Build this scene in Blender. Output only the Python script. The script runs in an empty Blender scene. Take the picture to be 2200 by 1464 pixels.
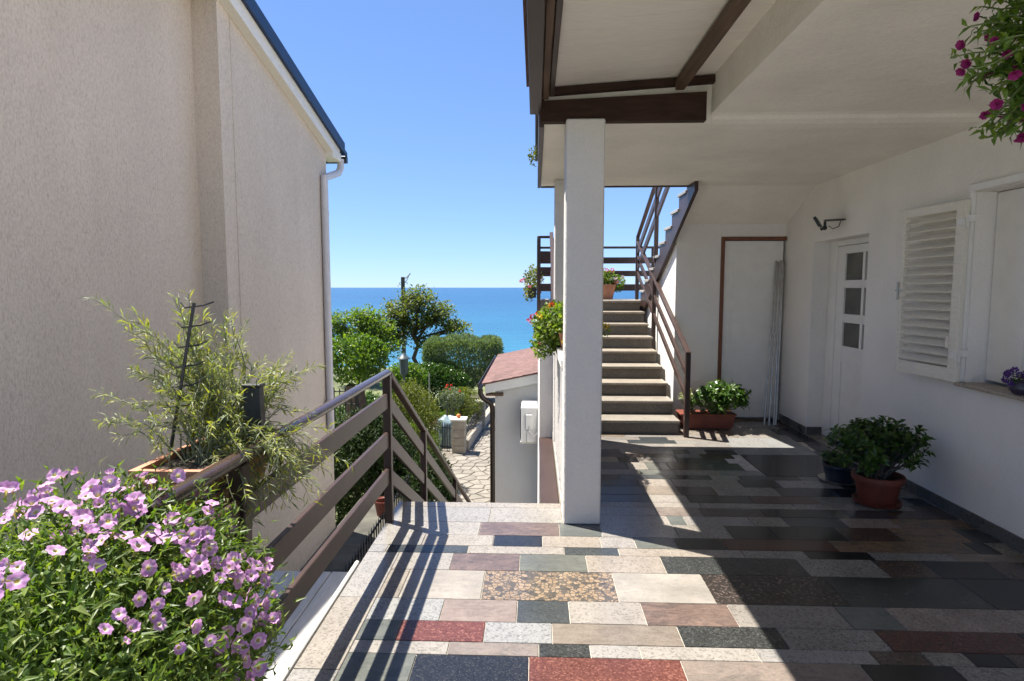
import bpy, math, random
import numpy as np
from mathutils import Vector, Matrix
random.seed(7)
RNG = np.random.default_rng(11)
S = bpy.context.scene
COL = S.collection

# ------------------------------------------------------------------ camera
cam_d = bpy.data.cameras.new('camera')
cam = bpy.data.objects.new('camera', cam_d)
COL.objects.link(cam)
cam.location = (0, 0, 1.53)
cam.rotation_euler = (math.radians(90 - 5.0116), 0, math.radians(2.194))
cam_d.sensor_width = 36.0
cam_d.lens = 36.0 * 1300.0 / 2200.0
cam_d.clip_start = 0.02
cam_d.clip_end = 60000
S.camera = cam

# ------------------------------------------------------------------ light
SUN_V = Vector((-0.40, 0.215, 1.0)).normalized()      # towards the sun
elev = math.asin(SUN_V.z)
W = bpy.data.worlds.new('World')
S.world = W
W.use_nodes = True
wn = W.node_tree
bg = wn.nodes['Background']
sky = wn.nodes.new('ShaderNodeTexSky')
sky.sky_type = 'NISHITA'
sky.sun_disc = False
sky.sun_elevation = elev
sky.sun_rotation = math.atan2(SUN_V.x, SUN_V.y)
sky.altitude = 0
sky.air_density = 0.8
sky.dust_density = 0.0
sky.ozone_density = 5.0
gm = wn.nodes.new('ShaderNodeGamma')            # softer step between zenith and horizon
gm.inputs['Gamma'].default_value = 0.62
wn.links.new(sky.outputs[0], gm.inputs['Color'])
tint = wn.nodes.new('ShaderNodeMix')
tint.data_type = 'RGBA'
tint.blend_type = 'MULTIPLY'
tint.inputs[0].default_value = 1.0
tint.inputs[7].default_value = (0.69, 0.895, 1.28, 1.0)
wn.links.new(gm.outputs[0], tint.inputs[6])
wn.links.new(tint.outputs[2], bg.inputs['Color'])
bg.inputs['Strength'].default_value = 0.085
sl = bpy.data.lights.new('sun', 'SUN')
sl.energy = 3.9
sl.angle = math.radians(0.5)
sl.color = (1.0, 0.94, 0.845)
sun = bpy.data.objects.new('sun', sl)
COL.objects.link(sun)
sun.rotation_euler = SUN_V.to_track_quat('Z', 'Y').to_euler()
S.view_settings.view_transform = 'Standard'
S.view_settings.look = 'None'
S.view_settings.gamma = 1.0
S.view_settings.use_curve_mapping = False
S.view_settings.exposure = 1.82
S.render.engine = 'CYCLES'
S.cycles.max_bounces = 10
S.cycles.diffuse_bounces = 6
S.cycles.glossy_bounces = 4
S.cycles.transmission_bounces = 6
S.cycles.transparent_max_bounces = 8
S.cycles.use_denoising = True

# ------------------------------------------------------------------ materials
def new_mat(name):
    m = bpy.data.materials.new(name)
    m.use_nodes = True
    nt = m.node_tree
    return m, nt, nt.nodes['Principled BSDF']

def nd(nt, typ, **kw):
    n = nt.nodes.new(typ)
    for k, v in kw.items():
        if k.startswith('i_'):
            key = k[2:]
            key = int(key) if key.isdigit() else key.replace('_', ' ')
            n.inputs[key].default_value = v
        else:
            setattr(n, k, v)
    return n

def c4(c):
    return (c[0], c[1], c[2], 1.0)

def coords(nt, scale=(1, 1, 1), rnd=False, kind='Object', rot=(0, 0, 0)):
    tc = nd(nt, 'ShaderNodeTexCoord')
    mp = nd(nt, 'ShaderNodeMapping')
    mp.inputs['Scale'].default_value = scale
    mp.inputs['Rotation'].default_value = rot
    nt.links.new(tc.outputs[kind], mp.inputs['Vector'])
    if rnd:
        oi = nd(nt, 'ShaderNodeObjectInfo')
        mu = nd(nt, 'ShaderNodeMath', operation='MULTIPLY', i_1=91.7)
        nt.links.new(oi.outputs['Random'], mu.inputs[0])
        cb = nd(nt, 'ShaderNodeCombineXYZ')
        for k in range(3):
            nt.links.new(mu.outputs[0], cb.inputs[k])
        nt.links.new(cb.outputs[0], mp.inputs['Location'])
    return mp.outputs[0]

def ramp(nt, src, stops, interp='LINEAR'):
    r = nd(nt, 'ShaderNodeValToRGB')
    r.color_ramp.interpolation = interp
    el = r.color_ramp.elements
    while len(el) < len(stops):
        el.new(0.5)
    for e, (p, c) in zip(el, stops):
        e.position = p
        e.color = c4(c) if len(c) == 3 else c
    nt.links.new(src, r.inputs[0])
    return r.outputs[0]

def mixc(nt, a, b, fac, mode='MIX'):
    m = nd(nt, 'ShaderNodeMix', data_type='RGBA', blend_type=mode)
    for sock, v in ((m.inputs[6], a), (m.inputs[7], b), (m.inputs[0], fac)):
        if hasattr(v, 'is_output'):
            nt.links.new(v, sock)
        elif isinstance(v, (int, float)):
            sock.default_value = v
        else:
            sock.default_value = c4(v)
    return m.outputs[2]

def noise(nt, vec, scale, detail=3, rough=0.55, dist=0.0):
    n = nd(nt, 'ShaderNodeTexNoise', i_Scale=scale, i_Detail=detail, i_Roughness=rough, i_Distortion=dist)
    nt.links.new(vec, n.inputs['Vector'])
    return n.outputs['Fac']

def bump(nt, bs, h, strength=0.3, dist=0.01):
    b = nd(nt, 'ShaderNodeBump', i_Strength=strength, i_Distance=dist)
    nt.links.new(h, b.inputs['Height'])
    nt.links.new(b.outputs[0], bs.inputs['Normal'])

def plain(name, col, rough=0.5, metal=0.0, var=0.15, vscale=8.0, bumpy=0.0, bscale=60.0, spec=0.5, stretch=(1, 1, 1), rnd=False, rlo=0.78):
    m, nt, bs = new_mat(name)
    v = coords(nt, stretch, rnd)
    f = noise(nt, v, vscale, 4)
    lo = [c * (1 - var) for c in col]
    hi = [min(1, c * (1 + var)) for c in col]
    cc = ramp(nt, f, [(0.3, lo), (0.7, hi)])
    if rnd:
        oi = nd(nt, 'ShaderNodeObjectInfo')
        cc = mixc(nt, cc, ramp(nt, oi.outputs['Random'], [(0, (rlo,) * 3), (0.3, (0.7 + 0.3 * rlo,) * 3), (1, (1.0, 1.0, 1.0))]), 1.0, 'MULTIPLY')
    nt.links.new(cc, bs.inputs['Base Color'])
    bs.inputs['Roughness'].default_value = rough
    bs.inputs['Metallic'].default_value = metal
    bs.inputs['Specular IOR Level'].default_value = spec
    if bumpy:
        bump(nt, bs, noise(nt, v, bscale, 4), bumpy, 0.01)
    return m

def plaster(name, col, stain=0.10, grain=90, strength=0.25, stretch=(1, 1, 1)):
    m, nt, bs = new_mat(name)
    v = coords(nt, stretch)
    v0 = coords(nt, (1, 1, 0.6))
    big = noise(nt, v0, 1.7, 7, 0.68)
    c = ramp(nt, big, [(0.3, [x * (1 - stain) for x in col]), (0.62, col)])
    fine = noise(nt, v, grain, 3, 0.6)
    c = mixc(nt, c, ramp(nt, fine, [(0.35, (0.95, 0.95, 0.95)), (0.6, (1, 1, 1))]), 1.0, 'MULTIPLY')
    nt.links.new(c, bs.inputs['Base Color'])
    bs.inputs['Roughness'].default_value = 0.9
    bs.inputs['Specular IOR Level'].default_value = 0.2
    mid = noise(nt, v, grain * 0.3, 3)
    h = nd(nt, 'ShaderNodeMath', operation='ADD')
    nt.links.new(fine, h.inputs[0])
    nt.links.new(mid, h.inputs[1])
    bump(nt, bs, h.outputs[0], strength, 0.012)
    return m

def grooved_stucco(name, col):
    m, nt, bs = new_mat(name)
    v = coords(nt, (1, 1, 0.22))
    v2 = coords(nt, (1, 1, 0.6))
    g = noise(nt, v, 98, 3, 0.65, 0.7)
    g2 = noise(nt, v2, 75, 2, 0.5)
    groove = ramp(nt, g, [(0.34, (0, 0, 0)), (0.46, (1, 1, 1))])
    big = noise(nt, coords(nt, (1, 1, 0.5)), 0.8, 5, 0.6)
    c = ramp(nt, big, [(0.3, [x * 0.9 for x in col]), (0.65, [x * 1.04 for x in col])])
    c = mixc(nt, c, ramp(nt, groove, [(0.0, (0.845, 0.825, 0.795)), (1.0, (1, 1, 1))]), 1.0, 'MULTIPLY')
    c = mixc(nt, c, ramp(nt, g2, [(0.35, (0.90, 0.90, 0.90)), (0.6, (1.03, 1.03, 1.03))]), 1.0, 'MULTIPLY')
    rain = noise(nt, coords(nt, (1, 1, 0.10)), 3.2, 4, 0.6)
    c = mixc(nt, c, ramp(nt, rain, [(0.32, (0.965, 0.96, 0.955)), (0.6, (1, 1, 1))]), 1.0, 'MULTIPLY')
    nt.links.new(c, bs.inputs['Base Color'])
    bs.inputs['Roughness'].default_value = 0.95
    bs.inputs['Specular IOR Level'].default_value = 0.15
    h = nd(nt, 'ShaderNodeMath', operation='ADD')
    nt.links.new(groove, h.inputs[0])
    nt.links.new(g2, h.inputs[1])
    bump(nt, bs, h.outputs[0], 0.4, 0.006)
    return m

def granite(name, cols, scale=110.0, rough=0.19, streak=None, blotch=0.25, grain_amt=1.0):
    """polished granite: random crystals in three tones over slow clouds, a new patch for every slab"""
    m, nt, bs = new_mat(name)
    v = coords(nt, (1, 1, 1), True)
    vo = nd(nt, 'ShaderNodeTexVoronoi', i_Scale=scale * 1.35)
    wob = nd(nt, 'ShaderNodeTexNoise', i_Scale=scale * 0.5, i_Detail=2.0)
    nt.links.new(v, wob.inputs['Vector'])
    add = nd(nt, 'ShaderNodeVectorMath', operation='MULTIPLY_ADD')
    nt.links.new(wob.outputs['Color'], add.inputs[0])
    add.inputs[1].default_value = (0.012, 0.012, 0.012)
    nt.links.new(v, add.inputs[2])
    nt.links.new(add.outputs[0], vo.inputs['Vector'])
    sep = nd(nt, 'ShaderNodeSeparateColor')
    nt.links.new(vo.outputs['Color'], sep.inputs[0])
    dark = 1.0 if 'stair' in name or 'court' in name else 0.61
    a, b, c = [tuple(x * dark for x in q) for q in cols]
    if streak:
        streak = [tuple(x * dark for x in q) for q in streak]
    col = ramp(nt, sep.outputs[0], [(0.0, a), (0.12, a), (0.30, b), (0.75, b), (0.95, c)])
    if streak:
        sv = coords(nt, (2.2, 6, 6), True)
        s = noise(nt, sv, 3.4, 7, 0.68, 1.6)
        col = mixc(nt, col, ramp(nt, s, [(0.36, streak[0]), (0.5, b), (0.64, streak[1])]), 0.6)
    cl = noise(nt, v, 5.0, 4, 0.6)
    col = mixc(nt, col, ramp(nt, cl, [(0.3, (1 - blotch,) * 3), (0.65, (1, 1, 1))]), 1.0, 'MULTIPLY')
    oi = nd(nt, 'ShaderNodeObjectInfo')
    col = mixc(nt, col, ramp(nt, oi.outputs['Random'], [(0, (0.86, 0.87, 0.9)), (0.5, (1, 0.99, 0.97)), (1, (1.0, 0.94, 0.87))]), 1.0, 'MULTIPLY')
    nt.links.new(col, bs.inputs['Base Color'])
    sm = noise(nt, coords(nt, (1, 1, 1), True), 3.0, 4)
    rr = nd(nt, 'ShaderNodeMapRange', i_3=rough * 0.7, i_4=rough * 1.7)
    nt.links.new(sm, rr.inputs[0])
    nt.links.new(rr.outputs[0], bs.inputs['Roughness'])
    bs.inputs['Specular IOR Level'].default_value = 0.42
    bump(nt, bs, sep.outputs[1], 0.02, 0.002)
    return m

def leopard_stone(name):
    m, nt, bs = new_mat(name)
    v = coords(nt, (1, 1, 1), True)
    wob = nd(nt, 'ShaderNodeTexNoise', i_Scale=14.0, i_Detail=3.0)
    nt.links.new(v, wob.inputs['Vector'])
    add = nd(nt, 'ShaderNodeVectorMath', operation='MULTIPLY_ADD')
    nt.links.new(wob.outputs['Color'], add.inputs[0])
    add.inputs[1].default_value = (0.03, 0.03, 0.03)
    nt.links.new(v, add.inputs[2])
    vo = nd(nt, 'ShaderNodeTexVoronoi', feature='DISTANCE_TO_EDGE', i_Scale=42.0)
    nt.links.new(add.outputs[0], vo.inputs['Vector'])
    vc = nd(nt, 'ShaderNodeTexVoronoi', i_Scale=42.0)
    nt.links.new(add.outputs[0], vc.inputs['Vector'])
    sp = nd(nt, 'ShaderNodeSeparateColor')
    nt.links.new(vc.outputs['Color'], sp.inputs[0])
    tan = ramp(nt, sp.outputs[0], [(0, (0.065, 0.057, 0.05)), (0.2, (0.105, 0.09, 0.072)), (0.3, (0.235, 0.165, 0.105)), (1, (0.30, 0.225, 0.155))])
    fine = noise(nt, v, 160, 2)
    tan = mixc(nt, tan, ramp(nt, fine, [(0.35, (0.7, 0.7, 0.7)), (0.6, (1, 1, 1))]), 1.0, 'MULTIPLY')
    f = ramp(nt, vo.outputs['Distance'], [(0.05, (0, 0, 0)), (0.13, (1, 1, 1))])
    c = mixc(nt, (0.075, 0.068, 0.062), tan, f)
    nt.links.new(c, bs.inputs['Base Color'])
    bs.inputs['Roughness'].default_value = 0.15
    return m

def leaf_mat(name, cols, trans=0.35, rough=0.45, spec=0.4):
    m, nt, bs = new_mat(name)
    g = nd(nt, 'ShaderNodeNewGeometry')
    n = len(cols)
    col = ramp(nt, g.outputs['Random Per Island'], [(i / max(1, n - 1), c) for i, c in enumerate(cols)])
    nt.links.new(col, bs.inputs['Base Color'])
    bs.inputs['Roughness'].default_value = rough
    bs.inputs['Specular IOR Level'].default_value = spec
    if trans > 0:
        tr = nd(nt, 'ShaderNodeBsdfTranslucent')
        tc = mixc(nt, col, (1.6, 1.7, 0.5), 1.0, 'MULTIPLY')
        nt.links.new(tc, tr.inputs['Color'])
        mx = nd(nt, 'ShaderNodeMixShader', i_Fac=trans)
        nt.links.new(bs.outputs[0], mx.inputs[1])
        nt.links.new(tr.outputs[0], mx.inputs[2])
        nt.links.new(mx.outputs[0], nt.nodes['Material Output'].inputs['Surface'])
    return m

def petal_mat(name, stops, trans=0.3, rad=0.03):
    """colour by distance from the flower's axis"""
    m, nt, bs = new_mat(name)
    tc = nd(nt, 'ShaderNodeTexCoord')
    mul = nd(nt, 'ShaderNodeVectorMath', operation='MULTIPLY')
    mul.inputs[1].default_value = (1 / rad, 1 / rad, 0)
    nt.links.new(tc.outputs['Object'], mul.inputs[0])
    ln = nd(nt, 'ShaderNodeVectorMath', operation='LENGTH')
    nt.links.new(mul.outputs[0], ln.inputs[0])
    col = ramp(nt, ln.outputs['Value'], stops)
    oi = nd(nt, 'ShaderNodeObjectInfo')
    col = mixc(nt, col, ramp(nt, oi.outputs['Random'], [(0, (0.82, 0.78, 0.88)), (0.5, (1, 0.95, 1)), (1, (1.0, 1.0, 1.0))]), 1.0, 'MULTIPLY')
    nt.links.new(col, bs.inputs['Base Color'])
    bs.inputs['Roughness'].default_value = 0.6
    bs.inputs['Specular IOR Level'].default_value = 0.2
    tr = nd(nt, 'ShaderNodeBsdfTranslucent')
    nt.links.new(col, tr.inputs['Color'])
    mx = nd(nt, 'ShaderNodeMixShader', i_Fac=trans)
    nt.links.new(bs.outputs[0], mx.inputs[1])
    nt.links.new(tr.outputs[0], mx.inputs[2])
    nt.links.new(mx.outputs[0], nt.nodes['Material Output'].inputs['Surface'])
    return m

M = {}
M['white'] = plaster('white_plaster', (0.85, 0.825, 0.785), 0.09, 80, 0.32)
M['white_rough'] = plaster('white_roughcast', (0.68, 0.66, 0.63), 0.06, 70, 0.5)
M['soffit'] = plaster('soffit_plaster', (0.85, 0.815, 0.755), 0.13, 60, 0.3)
M['stucco'] = grooved_stucco('beige_grooved_stucco', (0.665, 0.58, 0.485))
M['annex'] = plaster('annex_plaster', (0.70, 0.70, 0.68), 0.08, 60, 0.15)
M['white_paint'] = plain('white_paint', (0.78, 0.77, 0.74), 0.35, var=0.04, bumpy=0.03)
M['cream_paint'] = plain('cream_painted_wood', (0.74, 0.71, 0.63), 0.5, var=0.07, vscale=14, bumpy=0.08, stretch=(6, 1, 6))
M['board_white'] = plain('weathered_white_boards', (0.54, 0.53, 0.505), 0.55, var=0.14, vscale=7, bumpy=0.15, bscale=30, stretch=(8, 1, 8), rnd=True, rlo=0.93)
M['sheathing'] = plain('painted_sheathing', (0.76, 0.73, 0.67), 0.6, var=0.06, vscale=9, bumpy=0.06, stretch=(1, 14, 14), rnd=True, rlo=0.97)
M['brown'] = plain('brown_painted_metal', (0.044, 0.026, 0.022), 0.42, spec=0.35, var=0.18, vscale=6, bumpy=0.05, bscale=40)
M['brown_gloss'] = plain('brown_enamelled_handrail', (0.050, 0.030, 0.026), 0.22, var=0.2, vscale=6, bumpy=0.04, bscale=40, spec=0.8)
M['brown_matt'] = plain('brown_stained_beam', (0.040, 0.020, 0.014), 0.7, var=0.3, vscale=5, bumpy=0.25, bscale=25, stretch=(1, 6, 6), spec=0.2)
M['brown_wood'] = plain('weathered_brown_wood', (0.10, 0.060, 0.036), 0.65, var=0.45, vscale=4, bumpy=0.25, bscale=20, stretch=(8, 0.7, 8))
M['dark_trim'] = plain('dark_trim', (0.045, 0.030, 0.026), 0.5, var=0.25, vscale=4)
M['frame_brown'] = plain('varnished_frame', (0.16, 0.055, 0.025), 0.45, var=0.3, vscale=6, stretch=(5, 5, 1))
M['roof_blue'] = plain('blue_sheet_metal', (0.010, 0.034, 0.095), 0.5, var=0.15)
M['gutter_white'] = plain('grey_white_pipe', (0.62, 0.60, 0.60), 0.4, var=0.05)
M['pipe_brown'] = plain('brown_pipe', (0.030, 0.018, 0.014), 0.35, var=0.2)
M['grout'] = plain('cement_joint', (0.42, 0.385, 0.33), 0.9, var=0.25, vscale=20)
M['concrete'] = plain('old_concrete', (0.30, 0.28, 0.25), 0.9, var=0.3, vscale=3, bumpy=0.3, bscale=40)
M['concrete_dark'] = plain('darkened_concrete', (0.075, 0.072, 0.058), 0.95, var=0.4, vscale=3, bumpy=0.4, bscale=30)  # concrete darkened to put the alley's shade into its colour; pole shaft shares it
M['terracotta'] = plain('terracotta_pot', (0.15, 0.034, 0.017), 0.6, var=0.22, vscale=9, bumpy=0.08)
M['terracotta_pale'] = plain('faded_terracotta', (0.42, 0.19, 0.11), 0.75, var=0.25, vscale=9, bumpy=0.1)
M['pot_blue'] = plain('dark_blue_glazed_pot', (0.022, 0.028, 0.042), 0.3, var=0.2)
M['pot_purple'] = plain('dark_violet_pot', (0.035, 0.030, 0.055), 0.3, var=0.2)
M['black_wire'] = plain('black_wire', (0.015, 0.015, 0.017), 0.4, var=0.1)
M['black_plastic'] = plain('dark_grey_plastic', (0.022, 0.024, 0.027), 0.5, var=0.25, vscale=30)
M['steel'] = plain('galvanised_tube', (0.42, 0.40, 0.36), 0.38, 0.8, var=0.2, vscale=12)
M['soil'] = plain('potting_soil', (0.045, 0.032, 0.022), 0.95, var=0.4, vscale=40, bumpy=0.6, bscale=60)
M['glass_dark'] = plain('dark_window_glass', (0.030, 0.034, 0.030), 0.06, var=0.3, vscale=2, spec=0.6)
M['glass_obscure'] = plain('obscure_door_glass', (0.085, 0.088, 0.075), 0.22, var=0.3, vscale=5, bumpy=0.1, bscale=120)
M['lamp_lens'] = plain('lamp_lens', (0.45, 0.46, 0.44), 0.2, var=0.1)
M['iron'] = plain('black_iron', (0.012, 0.012, 0.013), 0.5, var=0.2)
M['lamp_green'] = plain('lantern_green_grey', (0.055, 0.075, 0.075), 0.4, var=0.15)
M['bark'] = plain('bark', (0.12, 0.085, 0.06), 0.9, var=0.4, vscale=6, bumpy=0.7, bscale=14, stretch=(4, 4, 1))
M['bark_grey'] = plain('grey_bark', (0.10, 0.088, 0.072), 0.9, var=0.4, vscale=6, bumpy=0.6, bscale=14, stretch=(4, 4, 1))
M['stem'] = plain('green_stem', (0.09, 0.13, 0.04), 0.6, var=0.2)
M['stem_grey'] = plain('grey_green_stem', (0.17, 0.18, 0.10), 0.7, var=0.2)
M['stone'] = plain('pale_paving_stone', (0.19, 0.172, 0.146), 0.85, var=0.2, vscale=4, bumpy=0.4, bscale=25, rnd=True)
M['stone_joint'] = plain('paving_joint', (0.14, 0.122, 0.10), 0.95, var=0.2, vscale=12)
M['block'] = plain('sandstone_block', (0.36, 0.31, 0.245), 0.85, var=0.22, vscale=6, bumpy=0.4, bscale=20, rnd=True)
M['cap'] = plain('pale_cap_stone', (0.50, 0.465, 0.40), 0.8, var=0.1)
M['tarp'] = plain('blue_grey_plastic_sheet', (0.20, 0.27, 0.28), 0.28, var=0.4, vscale=5, bumpy=0.6, bscale=7)
M['orange'] = plain('orange_ball', (0.55, 0.16, 0.03), 0.6, var=0.2, vscale=20, bumpy=0.3)
M['ac_white'] = plain('air_conditioner_enamel', (0.66, 0.67, 0.65), 0.4, var=0.05)
M['shingle'] = plain('red_felt_shingle', (0.15, 0.082, 0.070), 0.9, var=0.28, vscale=7, bumpy=0.4, bscale=90, rnd=True)
M['grass'] = plain('garden_soil_and_turf', (0.10, 0.115, 0.045), 0.95, var=0.5, vscale=1.2, bumpy=0.6, bscale=12)
M['pipe_white'] = plain('white_flex', (0.6, 0.6, 0.58), 0.5, var=0.1)

G = {
 'greygreen': granite('grey_green_schist', [(0.157, 0.172, 0.160), (0.190, 0.205, 0.190), (0.232, 0.243, 0.225)], 90, streak=[(0.130, 0.150, 0.140), (0.230, 0.240, 0.210)]),
 'navy': granite('blue_black_gabbro', [(0.020, 0.023, 0.030), (0.030, 0.034, 0.042), (0.068, 0.073, 0.079)], 130, 0.15),
 'black': granite('black_granite', [(0.016, 0.017, 0.018), (0.024, 0.025, 0.026), (0.049, 0.049, 0.050)], 130, 0.15),
 'char': granite('charcoal_granite', [(0.038, 0.040, 0.038), (0.062, 0.065, 0.062), (0.124, 0.128, 0.120)], 105),
 'slate': granite('blue_slate', [(0.060, 0.068, 0.072), (0.078, 0.088, 0.092), (0.107, 0.117, 0.122)], 100),
 'slatedark': granite('dark_streaked_slate', [(0.040, 0.046, 0.045), (0.055, 0.062, 0.060), (0.100, 0.110, 0.102)], 100, streak=[(0.025, 0.030, 0.030), (0.100, 0.110, 0.100)]),
 'red': granite('red_granite', [(0.144, 0.051, 0.040), (0.195, 0.076, 0.064), (0.340, 0.150, 0.115)], 105),
 'darkred': granite('dark_red_granite', [(0.068, 0.028, 0.024), (0.116, 0.042, 0.035), (0.159, 0.069, 0.058)], 105),
 'pinkgrey': granite('pink_grey_gneiss', [(0.219, 0.187, 0.173), (0.300, 0.261, 0.240), (0.374, 0.334, 0.309)], 95, streak=[(0.178, 0.163, 0.155), (0.372, 0.310, 0.278)]),
 'pinkgran': granite('pink_granite', [(0.235, 0.198, 0.176), (0.368, 0.312, 0.276), (0.451, 0.395, 0.356)], 100),
 'rose': granite('rose_marble', [(0.280, 0.223, 0.200), (0.349, 0.282, 0.253), (0.394, 0.330, 0.299)], 60, streak=[(0.259, 0.201, 0.180), (0.395, 0.338, 0.307)]),
 'redstreak': granite('red_brown_streaked_gneiss', [(0.157, 0.117, 0.103), (0.221, 0.163, 0.145), (0.301, 0.236, 0.209)], 90, streak=[(0.103, 0.088, 0.088), (0.331, 0.233, 0.196)]),
 'white': granite('white_speckled_granite', [(0.276, 0.263, 0.246), (0.407, 0.390, 0.365), (0.451, 0.436, 0.413)], 95, blotch=0.14),
 'salt': granite('salt_and_pepper_granite', [(0.262, 0.260, 0.253), (0.422, 0.418, 0.400), (0.484, 0.480, 0.459)], 95, blotch=0.12),
 'cream': granite('cream_granite', [(0.295, 0.269, 0.240), (0.411, 0.381, 0.347), (0.450, 0.421, 0.389)], 85, blotch=0.18),
 'pale': granite('pale_beige_marble', [(0.384, 0.364, 0.336), (0.452, 0.430, 0.398), (0.489, 0.468, 0.435)], 70, streak=[(0.334, 0.323, 0.307), (0.498, 0.466, 0.422)]),
 'beige': granite('beige_granite', [(0.246, 0.222, 0.195), (0.375, 0.339, 0.297), (0.430, 0.394, 0.349)], 95),
 'tan': granite('tan_sandstone_granite', [(0.234, 0.195, 0.158), (0.321, 0.271, 0.224), (0.369, 0.321, 0.274)], 100, streak=[(0.234, 0.191, 0.154), (0.376, 0.324, 0.277)]),
 'rust': granite('rusty_gneiss', [(0.174, 0.125, 0.083), (0.274, 0.191, 0.120), (0.350, 0.267, 0.188)], 80, streak=[(0.106, 0.095, 0.080), (0.376, 0.233, 0.121)]),
 'grey': granite('grey_granite', [(0.195, 0.187, 0.171), (0.330, 0.315, 0.285), (0.421, 0.406, 0.372)], 100),
 'greyfine': granite('light_grey_fine_granite', [(0.345, 0.350, 0.353), (0.400, 0.405, 0.405), (0.470, 0.471, 0.471)], 160),
 'brown': granite('dark_brown_granite', [(0.074, 0.053, 0.043), (0.115, 0.082, 0.066), (0.167, 0.123, 0.100)], 100),
 'brownblack': granite('black_brown_pegmatite', [(0.038, 0.032, 0.028), (0.058, 0.048, 0.042), (0.185, 0.140, 0.121)], 70),
 'leopard': leopard_stone('leopard_granite'),
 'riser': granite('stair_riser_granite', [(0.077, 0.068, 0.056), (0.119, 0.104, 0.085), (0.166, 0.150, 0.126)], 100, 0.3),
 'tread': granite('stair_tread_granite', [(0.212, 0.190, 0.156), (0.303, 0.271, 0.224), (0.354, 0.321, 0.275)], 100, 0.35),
 'skirting': granite('grey_skirting_granite', [(0.128, 0.128, 0.125), (0.210, 0.210, 0.205), (0.280, 0.280, 0.271)], 110, 0.25),
 'sill': granite('stair_sill_stone', [(0.34, 0.28, 0.22), (0.47, 0.40, 0.32), (0.55, 0.48, 0.40)], 90, 0.4),
 'court': granite('bounce_court_limestone', [(0.66, 0.63, 0.57), (0.74, 0.71, 0.65), (0.78, 0.76, 0.71)], 60, 0.5),  # very pale so the unseen paving bounces sun into the porch
 'marble': granite('white_marble_tread', [(0.545, 0.537, 0.515), (0.600, 0.595, 0.570), (0.642, 0.633, 0.612)], 60, 0.4),
}

# ------------------------------------------------------------------ mesh helpers
OFF = {}

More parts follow.
